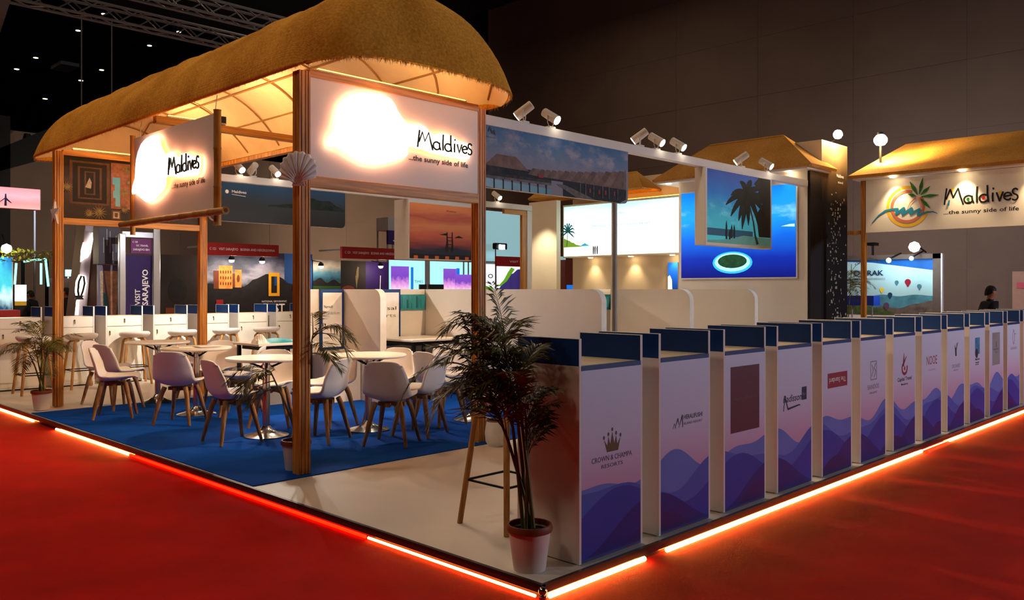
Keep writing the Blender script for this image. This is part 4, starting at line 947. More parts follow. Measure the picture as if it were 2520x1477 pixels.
# ------------------------------------------------------------------ chairs
def make_chair():
    t = thing('shell_chair', 'x', 'chair', (0, 0, 0), 'white shell chairs around the round tables')
    prof = [(.235, .432, .150), (.215, .446, .178), (.15, .437, .205), (.06, .420, .225), (-.03, .408, .235), (-.11, .412, .238), (-.165, .448, .236), (-.198, .52, .230), (-.222, .60, .218), (-.245, .68, .200), (-.262, .745, .176), (-.272, .785, .146)]
    n = len(prof)
    def P(s):
        q = s * (n - 1); i = min(int(q), n - 2); f = q - i; p0 = prof[max(i - 1, 0)]; p1 = prof[i]; p2 = prof[i + 1]; p3 = prof[min(i + 2, n - 1)]
        return [.5 * (2 * p1[k] + (-p0[k] + p2[k]) * f + (2 * p0[k] - 5 * p1[k] + 4 * p2[k] - p3[k]) * f * f + (-p0[k] + 3 * p1[k] - 3 * p2[k] + p3[k]) * f ** 3) for k in range(3)]
    def surf(i, j, k=1.0, lift=0.0):
        x, z, w = P(j); u = (2 * i - 1)
        seat = max(0, 1 - abs(j - .42) / .42); back = max(0, (j - .45) / .55)
        cup = abs(u) ** 2.4
        zz = z + cup * (.055 * seat + .012) - .028 * back * (1 if j > .9 else 0) * abs(u) ** 3
        xx = x + cup * (.055 * min(1, back * 2.2)) * (1 - .5 * back)
        return Vector((xx + lift * back, u * w * k, zz + lift * (1 - back)))
    o = MB().grid(lambda i, j: surf(i, j), 18, 34).build('shell', 'chair_shell', t, smooth=True, shade=80)
    md = o.modifiers.new('thick', 'SOLIDIFY'); md.thickness = .016; md.offset = -1
    MB().grid(lambda i, j: surf(i, .06 + j * .40, .84, .004 + .018 * (math.sin(PI * i) * math.sin(PI * j)) ** .4), 14, 14).build('seat_pad', 'chair_pad', t, smooth=True, shade=80)
    MB().box(-.13, .13, -.022, .022, .355, .392).box(-.022, .022, -.13, .13, .355, .392).box(-.09, .09, -.09, .09, .38, .402).build('under_frame', 'leg_wood', t)
    for sx in (-1, 1):
        for sy in (-1, 1): MB().tube([(sx * .115, sy * .115, .40), (sx * .135, sy * .14, .33), (sx * .20, sy * .205, .0)], [.026, .026, .015], 10).build('leg', 'leg_wood', t, smooth=True)
    return t
CH = [((.60, 7.08), -28, 'white shell chair, leftmost, seen from the side with a peach-lit seat'), ((.90, 7.78), 12, 'white shell chair half hidden behind the leftmost chair'), ((.98, 8.42), -50, 'white shell chair farthest back at the left, only its rim showing'),
      ((.93, 6.14), 38, 'white shell chair with its back to us, left of the papers table'), ((.79, 4.71), -2, 'white shell chair seen from the side, left of the timber post'), ((1.54, 5.30), 232, 'white shell chair facing us behind the table left of the post'),
      ((1.68, 6.22), 140, 'white shell chair turned left with a dark blue shadow under it'), ((1.88, 7.24), 228, 'white shell chair facing us behind the papers table'), ((1.98, 7.98), 176, 'white shell chair between the two rear tables'),
      ((1.42, 4.16), 116, 'white shell chair with its back to us right of the timber post'), ((1.98, 4.86), 190, 'white shell chair facing us right behind the timber post'), ((1.78, 3.53), 33, 'white shell chair with its back to us at the right front table'),
      ((2.29, 3.74), 112, 'white shell chair seen from the side with its seat facing left'), ((2.60, 4.66), 206, 'white shell chair behind the right front table, facing us'), ((2.84, 4.08), 2, 'white shell chair turned to the right behind the palm frond'), ((3.50, 4.60), 246, 'white shell chair facing us through the palm leaves')]
pc = make_chair()
for i, ((x, y), a, lb) in enumerate(CH):
    c = pc if i == 0 else dup(pc, (x, y, CT), 0, lb); place(c, (x, y, CT), math.radians(a)); c['label'] = lb

# ------------------------------------------------------------------ round tables
def make_table():
    t = thing('round_table', 'x', 'table', (0, 0, 0), 'round white cafe tables')
    H = .775
    MB().lathe([(0, H - .028), (.375, H - .028), (.388, H - .02), (.39, H - .008), (.384, H), (0, H)], (0, 0, 0), 48).build('table_top', 'table_white', t, smooth=True)
    MB().lathe([(0, .0), (.215, .0), (.218, .008), (.19, .016), (.12, .034), (.06, .062), (.045, .09), (.04, .1), (0, .1)], (0, 0, 0), 36).build('base', 'chrome', t, smooth=True)
    MB().lathe([(.036, .09), (.036, .66), (.05, .665), (.05, .70), (.036, .705), (.036, .72), (0, .72)], (0, 0, 0), 24).build('pole', 'chrome', t, smooth=True)
    for k in range(4):
        q = k * PI / 2 + .4; c, s = math.cos(q), math.sin(q)
        MB().tube([(.04 * c, .04 * s, .675), (.1 * c, .1 * s, .70), (.2 * c, .2 * s, H - .03)], [.012, .010, .009], 8).build('support_arm', 'black_metal', t, smooth=True)
    return t
TB = [((2.09, 4.33), 'round white table at right, behind the chair with its back to us'), ((1.17, 4.75), 'round white table partly hidden by the timber post'), ((1.33, 6.62), 'round white table with papers on it'), ((1.47, 8.02), 'round white table farthest to the left rear'), ((3.30, 4.05), 'round white table hidden behind the near palm')]
pt_ = make_table()
for i, ((x, y), lb) in enumerate(TB):
    c = pt_ if i == 0 else dup(pt_, (x, y, CT), 0, lb); place(c, (x, y, CT), i * .7); c['label'] = lb
ZT = CT + .775
b = MB(); b.box(1.12, 1.42, 6.60, 6.80, ZT, ZT + .006); tag(b.build('paper_sheet', 'ink_white'), 'loose white paper sheets lying on the papers table', 'paper')
b = MB(); b.box(1.30, 1.56, 6.46, 6.66, ZT + .0065, ZT + .013); tag(b.build('brochure', 'ink_white'), 'white brochure overlapping the paper sheets on the table', 'brochure')

# ------------------------------------------------------------------ bar stools
def make_stool():
    t = thing('bar_stool', 'x', 'bar stool', (0, 0, 0), 'white bar stools with timber legs')
    P = [(0, .702), (.12, .702), (.175, .712), (.21, .738), (.222, .765), (.214, .788), (.19, .798), (.12, .79), (0, .784)]
    b = MB().lathe(P, (0, 0, 0), 36); b.v = [(x, y, z - .09 * x * (1 if x < 0 else .3)) for x, y, z in b.v]; b.build('seat', 'chair_shell', t, smooth=True, shade=75)
    for k in range(4):
        c, s = (1 if k in (0, 3) else -1), (1 if k < 2 else -1)
        MB().tube([(c * .06, s * .06, .70), (c * .11, s * .11, .694), (c * .135, s * .135, .66), (c * .205, s * .205, 0)], [.016, .019, .02, .018], 10).build('leg', 'stool_wood', t, smooth=True)
    q = .173; zz = .27; b = MB()
    for (p0, p1) in (((-q, -q), (q, -q)), ((q, -q), (q, q)), ((q, q), (-q, q)), ((-q, q), (-q, -q))): b.cyl((*p0, zz), (*p1, zz), .008, n=8)
    b.build('foot_ring', 'black_metal', t)
    return t
SL = [((.655, .90), 0, PT, 'white bar stool beside the near potted palm'), ((.63, 10.12), 0, PT, 'white bar stool behind the far left potted palm'), ((1.34, 10.38), 90, PT, 'white bar stool left of the leftmost chair'), ((2.12, 10.42), 80, PT, 'white bar stool behind the rear left round table'), ((2.86, 10.4), 90, PT, 'white bar stool left of the rear pergola post'), ((3.60, 10.4), 85, PT, 'white bar stool right of the rear pergola post'), ((4.34, 10.4), 92, PT, 'white bar stool above the bags, just left of the front timber post')]
ps = make_stool()
for i, ((x, y), a_, z, lb) in enumerate(SL):
    c = ps if i == 0 else dup(ps, (x, y, z), 0, lb); place(c, (x, y, z), math.radians(a_)); c['label'] = lb
bn = thing('waste_bin', 'small white waste bin on the floor seen between the stool legs', 'bin', (2.42, 2.8, PT))
MB().lathe([(0, 0), (.075, 0), (.10, .04), (.108, .12), (.09, .235), (.084, .235), (.10, .12), (.09, .045), (0, .02)], (2.42, 2.79, PT), 24).build('body', 'ink_white', bn, smooth=True)
MB().lathe([(.092, .228), (.097, .235), (.092, .243), (.083, .235), (.092, .228)], (2.42, 2.79, PT), 24).build('rim', 'pot_rim', bn, smooth=True)

# ------------------------------------------------------------------ potted palms
def frond(b, p0, az, el, L, droop, n=24, leaf=.18, w=.0062, seed=0):
    rnd = random.Random(seed); d = Vector((math.cos(az) * math.cos(el), math.sin(az) * math.cos(el), math.sin(el)))
    P = [Vector(p0)]; st = L / n; cur = d.copy()
    for i in range(n): cur = (cur + Vector((0, 0, -droop * (1.0 + i / n) / n))).normalized(); P.append(P[-1] + cur * st)
    b.tube(P[::2], [.0045 * (1 - .8 * i / (len(P[::2]) - 1)) for i in range(len(P[::2]))], 4, 0)
    for i in range(int(n * .22), n + 1):
        t = (P[min(i + 1, n)] - P[i - 1]).normalized(); s = t.cross(Vector((0, 0, 1)))
        s = s.normalized() if s.length > .05 else Vector((math.sin(az), -math.cos(az), 0)); up = s.cross(t)
        f = i / n; ll = leaf * (math.sin(PI * (.16 + .84 * f * .93)) ** .7) * rnd.uniform(.85, 1.15)
        for k in (-1, 1):
            q0 = P[i] + t * rnd.uniform(-.3, .3) * st; dirv = (s * k * .75 + t * .62 + up * rnd.uniform(.05, .28)).normalized()
            m = q0 + dirv * ll * .5 + Vector((0, 0, -.012)); e = q0 + dirv * ll + Vector((0, 0, -ll * rnd.uniform(.2, .5)))
            ww = dirv.cross(up).normalized() * w * rnd.uniform(.8, 1.2)
            b.add([q0, m - ww, e, m + ww], [(0, 1, 2, 3)], 1)
def palm(loc, label, fronds, canes, r=.115, h=.235, seed=1):
    x, y, z = loc; t = thing('potted_palm', label, 'potted plant', loc, 'potted areca palms')
    MB().lathe([(0, 0), (r * .72, 0), (r * .74, .01), (r * .95, h * .86), (r * .90, h * .88), (r * .7, .03), (0, .03)], loc, 30).build('pot', 'pot_white', t, smooth=True)
    MB().lathe([(r * .93, h * .84), (r * 1.03, h * .85), (r * 1.06, h * .93), (r * 1.0, h), (r * .92, h), (r * .9, h * .9), (r * .93, h * .84)], loc, 30).build('pot_rim', 'pot_rim', t, smooth=True)
    MB().lathe([(0, h * .86), (r * .7, h * .84), (r * .9, h * .82)], loc, 24).build('soil', 'soil', t)
    rnd = random.Random(seed); L = []
    for k, (dx, dy, hh) in enumerate(canes):
        q = k * 2.4; p0 = Vector((x + .03 * math.cos(q), y + .03 * math.sin(q), z + h * .8)); p1 = Vector((x + dx * .45, y + dy * .45, z + h + (hh - h) * .55)); p2 = Vector((x + dx, y + dy, z + hh))
        MB().tube([p0, p0.lerp(p1, .5) + Vector((0, 0, .02)), p1, p2], [.011, .010, .008, .005], 7).build('cane', 'cane', t, smooth=True); L.append((p1, p2))
    for k, (ci, fz, az, el, ln, dr) in enumerate(fronds):
        b = MB(); p1, p2 = L[ci]; frond(b, p1.lerp(p2, fz), math.radians(az), math.radians(el), ln, dr, seed=seed * 50 + k)
        b.build('frond', ['cane', 'palm_leaf'], t)
    return t
# image-left is about world azimuth 134, image-right about -46, towards the lens -136
near_f = [(0, .95, 134, 40, .60, 1.9), (0, .8, 146, 22, .40, 1.6)]
nr = random.Random(21)
for k in range(46):
    side = nr.choice((134, 134, 134, -46, -136, 44, 90, 180)); az = nr.gauss(side, 24); right = abs((az + 46 + 180) % 360 - 180) < 60
    near_f.append((nr.choice((0, 1, 1, 2, 3, 3)) if not right else nr.choice((1, 2, 3, 4)), nr.uniform(-.1, 1), az, nr.uniform(42, 84), nr.uniform(.28, .42) * (.78 if right else 1), nr.uniform(.7, 1.7)))
for k in range(8): near_f.append((4, nr.uniform(-.1, 1), nr.gauss(-46, 50), nr.uniform(55, 80), nr.uniform(.18, .27), nr.uniform(.4, .9)))
palm((.13, .21, PT), 'near potted palm on the platform corner beside the first counter', near_f,
     [(-.17, .18, 1.02), (-.13, .14, 1.14), (-.05, .06, 1.12), (-.10, .09, 1.2), (-.01, .02, .82)], seed=3)
rnd = random.Random(11)
def rand_fronds(n, nc, el0, el1, l0, l1, bias=None):
    out = []
    for k in range(n):
        az = rnd.uniform(0, 360) if bias is None or rnd.random() < .4 else rnd.gauss(bias[k % len(bias)], 25)
        out.append((k % nc, rnd.uniform(.3, 1), az, rnd.uniform(el0, el1), rnd.uniform(l0, l1), rnd.uniform(.9, 1.7)))
    return out
palm((.56, 3.19, CT), 'potted palm behind the near timber post', [(0, 1, 134, 30, .40, 1.2), (0, .9, 120, 5, .36, 1.0), (0, .7, 150, -5, .34, .8), (0, .5, 134, -15, .3, .6), (0, 1, -170, 20, .32, 1.2), (1, 1, -46, 42, .42, 1.6), (1, 1, -46, 18, .38, 1.5), (1, .9, -20, 50, .40, 1.5), (1, .9, -70, 55, .40, 1.6), (1, 1, 60, 66, .36, 1.4), (1, .6, -46, 5, .3, .9), (0, .8, 90, 40, .3, 1.2), (1, .7, -90, 40, .34, 1.4), (0, .3, 134, 25, .3, 1.0)], [(-.14, .15, .78), (.10, -.09, 1.08)], seed=5)
palm((.20, 8.30, CT), 'potted palm at the far left by the rear pergola post', rand_fronds(22, 4, 20, 75, .34, .52, (134, 134, -46, 90, 170)), [(-.06, .07, .80), (0, 0, .9), (-.12, .12, .72), (.05, -.05, .75)], seed=7)
pq = XP(2086, 640, 11.9)
palm((11.9, pq.y, PT), 'potted palm standing right of the dark printed column', rand_fronds(13, 3, 10, 70, .42, .6), [(-.05, .05, 1.75), (.05, -.05, 1.9), (0, .1, 1.6)], r=.2, h=.4, seed=9)
# ------------------------------------------------------------------ neighbouring booths in the hall
def yrect(px0, px1, py0, py1, y):
    a = YP(px0, py0, y); b = YP(px1, py1, y); m = YP((px0 + px1) / 2, py0, y).z; n = YP((px0 + px1) / 2, py1, y).z
    return a.x, b.x, n, m                           # x0, x1, z0, z1
def xrect(px0, px1, py0, py1, x):
    a = XP(px0, py0, x); b = XP(px1, py1, x); return a.y, b.y, XP((px0 + px1) / 2, py1, x).z, XP((px0 + px1) / 2, py0, x).z
def ypanel(name, label, cat, px0, px1, py0, py1, y, mat, depth=.08, to_floor=False, draw=None, step=.0015, group=None, stand=0):
    x0, x1, z0, z1 = yrect(px0, px1, py0, py1, y); z0 = 0.0 if to_floor else z0
    t = thing(name, label, cat, ((x0 + x1) / 2, y, z0), group); MB().box(x0, x1, y, y + depth, z0, z1).build('board', mat, t)
    if stand == 2:
        for xx in (x0 + .15, x1 - .15): MB().box(xx - .02, xx + .02, y + depth, 15.2, z1 - .08, z1 - .04).build('bracket', 'aluminium', t)
    elif stand:
        for xx in ((x0 + .06, x1 - .06) if x1 - x0 > .5 else ((x0 + x1) / 2,)): MB().box(xx - .02, xx + .02, y + depth, y + depth + .04, 0, z1 - .02).build('stand_leg', 'aluminium', t)
    if draw:
        zz = YP((px0 + px1) / 2, py1, y).z; a = Art(face_y(x0, x1, zz, z1, y), step=step, d0=.004); draw(a); a.done('print', t)
    return t
pm('header_red', (150, 28, 24), .6); pm('booth_dark', (34, 24, 20), .7, noise=1.5, amt=.5); pm('booth_purple', (44, 20, 84), .6, noise=1, amt=.2); pm('booth_violet', (104, 44, 104), .6)
grad('night_sky', [(0, (10, 12, 18)), (.45, (26, 26, 34)), (.6, (150, 146, 160)), (.8, (70, 72, 90)), (1, (30, 34, 48))], noise=.7, nscale=3, stretch=(1.5, 1.5, 1), em=.12)
pm('night_hill', (26, 22, 24), .8, noise=6, amt=.3); pm('night_blue', (16, 62, 122), .7, em=.1); pm('fort_orange', (226, 128, 56), .7, noise=8, amt=.35, em=.25); pm('fort_dark', (110, 50, 24), .7); pm('frame_yellow', (222, 152, 22), .5, em=.12)
HTXT = 'C 121   VISIT SARAJEVO   BOSNIA AND HERZEGOVINA'
for k, (p0, p1, q0, q1, lb) in enumerate(((508, 686, 600, 630, 'red header strip with white letters left of the timber post'), (842, 993, 610, 638, 'red header strip with white letters below the dusk photograph'))):
    ypanel('header_sign', lb, 'sign', p0, p1, q0, q1, 14.0, 'header_red', draw=lambda a: a.text('ink_white', HTXT, .04, .42, .2, .9), group='red booth headers', stand=2)
def draw_fort(a):
    a.rect('night_sky', 0, 0, 1, 1); a.rect('night_blue', .72, .35, 1, 1); a.hill('night_hill', [.45, .42, .40, .45, .58, .66, .62, .5, .42, .3], 0, 0, 1.0)
    a.rect('fort_orange', .115, .42, .235, .78); a.rect('fort_dark', .07, .42, .115, .70); a.rect('fort_orange', .255, .44, .315, .72); a.rect('fort_dark', .235, .44, .257, .66)
    for i in range(5):
        for j in range(3): a.disc('fort_dark', .13 + i * .022, .50 + j * .09, .006, .028, 8, up=(i == 0))
    a.disc('fort_dark', .285, .58, .014, .06, 10)
    a.rect('frame_yellow', .565, .30, .67, .68); a.rect('night_hill', .59, .35, .645, .62); a.rect('night_blue', .62, .47, .643, .62)
    a.text('ink_white', 'NATIONAL GEOGRAPHIC', .5, .2, .03, .24); a.text('ink_white', 'BEST', .52, .045, .13, .2, bold=.02); a.rect('header_red', .09, .17, .15, .25)
    a.poly('night_hill', [(.80, .4), (.815, .62), (.82, .78), (.83, .6), (.84, .4)])
ypanel('booth_wall', 'dark booth wall with a lit fort, night hills and a yellow frame', 'booth wall', 505, 768, 622, 775, 15.2, 'booth_dark', to_floor=True, draw=draw_fort)
ypanel('booth_wall', 'plain dark brown booth wall right of the purple banner', 'booth wall', 390, 504, 628, 775, 15.2, 'booth_dark', to_floor=True, draw=lambda a: (a.disc('night_hill', .4, .4, .2, .2), a.rect('fort_dark', .15, .0, .4, .12)))
grad('meadow', [(0, (30, 60, 26)), (.3, (50, 84, 40)), (.4, (30, 74, 96)), (.6, (80, 130, 150)), (.8, (190, 180, 160)), (1, (120, 110, 100))], noise=.25, nscale=4, em=.12)
ypanel('booth_wall', 'booth wall with a green meadow and cloudy sky picture', 'booth wall', 770, 838, 640, 720, 15.2, 'booth_dark', to_floor=True, draw=lambda a: (a.rect('meadow', 0, 0, 1, 1), a.hill('night_hill', [.35, .45, .3, .4, .28], .2, 0, 1)))
ypanel('booth_wall', 'dark brown booth wall with a pale figure between meadow and purple walls', 'booth wall', 838, 900, 642, 720, 15.2, 'booth_dark', to_floor=True, draw=lambda a: (a.poly('foliage_tan', [(.62, .1), (.7, .5), (.72, .8), (.66, .82), (.58, .5)]), a.disc('fort_dark', .3, .1, .25, .12)))
ypanel('booth_wall', 'deep purple booth wall lit by a small lamp', 'booth wall', 900, 956, 644, 720, 15.2, 'booth_purple', to_floor=True, draw=lambda a: a.line('ink_white', [(.62, .05), (.64, .55)], .03))
for k, (px, py, lb) in enumerate(((645, 643, 'small bright booth lamp under the left red header'), (570, 640, 'small bright booth lamp above the orange fort'), (790, 655, 'small bright booth lamp on the meadow wall'), (937, 655, 'small bright booth lamp on the purple wall'))):
    p = YP(px, py, 14.8); t = thing('booth_lamp', lb, 'lamp', tuple(p), 'small booth lamps')
    MB().cyl(p + Vector((0, .02, .10)), p + Vector((0, .4, .14)), .01, n=6).build('arm', 'black_metal', t); MB().lathe([(.02, .1), (.06, .06), (.07, 0)], tuple(p), 12).build('shade', 'black_metal', t); MB().lathe([(0, -.06), (.05, -.04), (.06, 0), (.03, .03), (0, .04)], tuple(p), 12).build('bulb', 'lamp_glow', t)
    light('booth_lamp_light', 'POINT', (p.x, p.y - .1, p.z - .12), 14, (1, .85, .65), size=.05)
# purple banner in an aluminium frame
ypanel('banner', 'purple banner reading VISIT SARAJEVO upwards in white', 'banner', 308, 377, 628, 775, 13.6, 'booth_purple', to_floor=True, draw=lambda a: (a.text('ink_white', 'VISIT', .52, .16, .18, .27, bold=.01, rot=90), a.text('ink_white', 'SARAJEVO', .80, .16, .20, .60, bold=.02, rot=90)) and None)
ypanel('sign_board', 'small purple sign with two white lines above the banner', 'sign', 322, 372, 588, 624, 13.55, 'booth_violet', depth=.03, draw=lambda a: (a.text('ink_white', 'C 120', .08, .72, .12, .25), a.text('ink_white', 'GC TRAVEL', .25, .48, .12, .6), a.text('ink_white', 'SARAJEVO BIH', .1, .2, .14, .8)))
t = thing('exhibition_stand', 'silver aluminium booth frame around the purple banner', 'booth frame', (YP(340, 700, 13.5).x, 13.5, 0))
for (px, w) in ((300, .06), (384, .07)):
    p = YP(px, 700, 13.5); MB().box(p.x - w, p.x + w, 13.46, 13.54, 0, YP(px, 562 if px > 350 else 575, 13.5).z).build('upright', 'aluminium', t, bevel=.01)
a0, a1 = YP(300, 578, 13.5), YP(384, 566, 13.5); MB().box(a0.x, a1.x, 13.47, 13.53, a1.z - .16, a1.z - .06).build('header_rail', 'aluminium', t)
# grey slatted box over a stone picture
pm('slat_grey', (70, 68, 82), .6); pm('slit_pale', (150, 150, 160), .5); pm('stone_print', (150, 108, 80), .8, noise=9, amt=.4, em=.1); pm('lilac_grey', (120, 116, 150), .5)
ypanel('slatted_box', 'dark grey box with pale vertical slits beside the glowing pylon', 'booth fascia', 243, 296, 560, 650, 14.2, 'slat_grey', depth=.3, draw=lambda a: [a.rect('slit_pale', u, v0, u + .035, v1) for u, v0, v1 in ((.2, .3, .72), (.5, .3, .9), (.78, .32, .78), (.35, .5, .95), (.62, .1, .35))] and None)
ypanel('stone_picture', 'booth wall with a carved stone picture under a lilac band', 'booth wall', 242, 296, 652, 775, 14.3, 'lilac_grey', to_floor=True, draw=lambda a: (a.poly('stone_print', [(.25, .88), (.95, .88), (.9, .4), (.8, 0), (.55, 0), (.45, .3)]), a.poly('stone_pale', [(.05, .88), (.2, .88), (.3, .45), (.35, 0), (.12, 0)]), a.poly('teal_print', [(.22, .45), (.35, .4), (.45, 0), (.25, 0)])))
# slanted glowing pylon
pm('pylon_brown', (92, 74, 64), .8); pm('pylon_pale', (150, 142, 156), .6); glow('pylon_glow', (255, 238, 214), 6.0)
F17 = lambda px, py: (YP(px, py, 15.0).x, YP(px, py, 15.0).z)
t = thing('slanted_pylon', 'slanted brown pylon with glowing looped cross sign', 'pylon', (YP(205, 775, 15.0).x, 15.0, 0))
fr17 = lambda u, v, d=0: Vector((u, 15.0 - d, v))
zf = 0.0
MB().prism([(F17(168, 775)[0], 0), (F17(240, 775)[0] + .1, 0), F17(241, 545), F17(212, 545)], fr17, -.5, 0).build('slab', 'pylon_brown', t)
MB().prism([(F17(166, 775)[0], 0), (F17(200, 775)[0], 0), F17(229, 545), F17(211, 545)], fr17, .0, .04).build('pale_face', 'pylon_pale', t)
loop = [(187, 735), (184, 716), (186, 694), (192, 680), (198, 681), (200, 698), (196, 716), (189, 735)]
MB().prism([F17(*p) for p in ((195, 645), (197, 615), (202, 597), (207, 604), (215, 592), (224, 573), (225, 590), (220, 620), (212, 634), (203, 638))], fr17, .05, .09).build('glowing_flame', 'pylon_glow', t)
MB().tube([Vector((F17(*p)[0] + .02, 14.9, F17(*p)[1])) for p in loop], .05, 6).build('glowing_loop', 'pylon_glow', t); MB().tube([Vector((F17(*p)[0], 14.82, F17(*p)[1])) for p in loop], .02, 6).build('dark_loop', 'ink_black', t)
MB().prism([F17(*p) for p in ((174, 727), (196, 727), (193, 732), (196, 737), (174, 737), (177, 732))], fr17, .2, .24).build('cross_bar', 'ink_black', t)
MB().prism([F17(*p) for p in ((184, 740), (190, 740), (188, 775), (181, 775))], fr17, .08, .11).build('glowing_stem', 'pylon_glow', t)
# far left: pink screen, cyan screen, hedge, lamp, teal-lit frames
grad('pink_screen', [(0, (244, 170, 166)), (.25, (246, 150, 150)), (.6, (238, 176, 190)), (1, (236, 150, 160))], noise=.3, nscale=3, em=.9)
ypanel('pink_screen', 'glowing pink screen with a small figure at the left edge', 'screen', -30, 100, 462, 513, 20.0, 'sign_white', depth=.25, stand=1, draw=lambda a: (a.rect('pink_screen', 0, 0, .985, 1), a.poly('dune_e', [(.3, .1), (.35, .1), (.345, .5), (.34, .68), (.315, .68), (.31, .5)]), a.poly('dune_e', [(.31, .42), (.2, .22), (.21, .28), (.32, .5), (.34, .5), (.45, .24), (.42, .25)])))
grad('cyan_screen', [(0, (20, 70, 110)), (.25, (190, 236, 240)), (.45, (60, 190, 214)), (1, (24, 110, 190))], noise=.5, nscale=4, em=.8)
ypanel('blue_booth', 'bright blue booth screen at the left picture edge', 'booth screen', -40, 32, 632, 762, 17.0, 'sign_white', to_floor=True, draw=lambda a: a.rect('cyan_screen', 0, 0, .97, 1))
ypanel('red_counter', 'dark red booth counter at the left edge behind the counters', 'booth counter', -40, 50, 764, 790, 16.0, 'header_red', depth=.5, to_floor=True)
pm('hedge', (96, 104, 30), .8, noise=20, amt=.4)
p = YP(30, 632, 16.9); t = thing('hedge_topper', 'yellow-lit clump of leaves on top of the blue booth', 'plant', (p.x - .3, 16.9, p.z - .15)); b = MB(); rr = random.Random(5)
for k in range(420):
    c = Vector((p.x + rr.uniform(-.7, .75), 16.9 + rr.uniform(-.15, .3), p.z + rr.uniform(-.12, .14))); q = Vector((rr.uniform(-1, 1), rr.uniform(-1, 1), rr.uniform(-.3, 1))).normalized() * .09; s_ = q.cross(Vector((0, 0, 1))).normalized() * .03
    b.add([c, c + q * .5 + s_, c + q, c + q * .5 - s_], [(0, 1, 2, 3)])
o = b.build('leaves', 'hedge', t); o['kind'] = 'stuff'
p = YP(16, 612, 16.8); t = thing('booth_lamp', 'bright warm lamp above the blue booth at the left edge', 'lamp', tuple(p)); MB().lathe([(0, -.1), (.08, -.06), (.1, 0), (.08, .06), (0, .1)], tuple(p), 14).build('bulb', 'lamp_glow', t, smooth=True); MB().cyl(p + Vector((0, .05, .08)), p + Vector((0, .3, .3)), .015, n=6).build('arm', 'black_metal', t); light('left_lamp_light', 'POINT', (p.x, p.y - .15, p.z), 25, (1, .7, .3), size=.08)
glow('teal_tube', (120, 250, 230), 3.0); glow('pale_screen', (226, 236, 244), 1.2); pm('field_gold', (206, 160, 40), .6, em=.3)
t = thing('light_frame', 'booth frame outlined with thin teal light tubes', 'booth frame', (YP(90, 760, 19.0).x, 19.0, 0))
Q = lambda px, py: YP(px, py, 19.0)
for k, (p0, p1) in enumerate((((36, 706), (40, 648)), ((58, 644), (112, 637)), ((112, 637), (119, 705)), ((101, 648), (101, 700)))): MB().cyl(Q(*p0), Q(*p1), .025, n=6).build('light_tube', 'teal_tube', t)
MB().cyl((Q(58, 640).x, 19.05, 0), (Q(58, 640).x, 19.05, Q(58, 642).z), .04, n=8).build('upright', 'black_metal', t); MB().cyl((Q(117, 640).x, 19.05, 0), (Q(117, 640).x, 19.05, Q(117, 640).z), .04, n=8).build('upright', 'black_metal', t)
ypanel('pale_screen', 'pale booth screen with a golden field along its bottom', 'booth screen', 35, 66, 700, 752, 18.0, 'black_plastic', to_floor=True, draw=lambda a: (a.rect('pale_screen', .03, .2, .97, .98), a.rect('field_gold', .03, 0, .97, .2)))
ypanel('pale_wall', 'pale grey booth wall seen left of the pylon', 'booth wall', 120, 182, 685, 775, 21.0, 'grey_post', to_floor=True)
ypanel('exit_light', 'small green exit light on the far wall left of the pylon', 'exit sign', 163, 178, 664, 680, 24.0, 'teal_tube', depth=.1, stand=1)
# bright cyan booth behind the low wall
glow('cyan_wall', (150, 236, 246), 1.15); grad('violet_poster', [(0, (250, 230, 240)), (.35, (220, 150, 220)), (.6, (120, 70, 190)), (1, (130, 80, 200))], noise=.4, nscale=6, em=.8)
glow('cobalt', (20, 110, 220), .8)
def draw_cyan(a):
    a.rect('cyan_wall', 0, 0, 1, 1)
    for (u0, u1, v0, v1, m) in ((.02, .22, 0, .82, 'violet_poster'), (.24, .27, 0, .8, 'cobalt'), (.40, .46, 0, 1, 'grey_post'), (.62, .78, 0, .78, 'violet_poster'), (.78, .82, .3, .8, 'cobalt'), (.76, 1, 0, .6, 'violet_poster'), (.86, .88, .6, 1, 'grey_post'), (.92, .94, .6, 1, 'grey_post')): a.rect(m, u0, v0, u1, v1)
    a.text('ink_black', 'TIMES', .28, .32, .08, .1)
ypanel('cyan_booth', 'bright cyan lit booth with violet posters behind the low wall', 'booth', 957, 1165, 643, 722, 17.0, 'grey_post', to_floor=True, draw=draw_cyan)
for k, (p0, p1) in enumerate(((1034, 1050), (1056, 1092))): ypanel('monitor', ('small black monitor top showing over the low wall', 'wider black monitor top showing over the low wall')[k], 'monitor', p0, p1, 700, 730, 12.0, 'black_plastic', depth=.05, stand=1)
def draw_sail(a): a.rect('booth_purple', 0, 0, 1, 1); a.poly('ink_white', [(.45, .2), (.6, .2), (.55, .6), (.5, .85), (.44, .5)]); a.line('ink_white', [(.35, .3), (.5, .18), (.68, .3)], .06)
ypanel('sail_sign', 'small purple lightbox with a white sail figure', 'sign', 955, 990, 568, 602, 18.0, 'booth_purple', draw=draw_sail, stand=1)
ypanel('soffit_panel', 'pale slanted booth ceiling edge beside the sunset picture', 'booth ceiling', 955, 1000, 536, 568, 18.2, 'grey_post', depth=.6, stand=1)
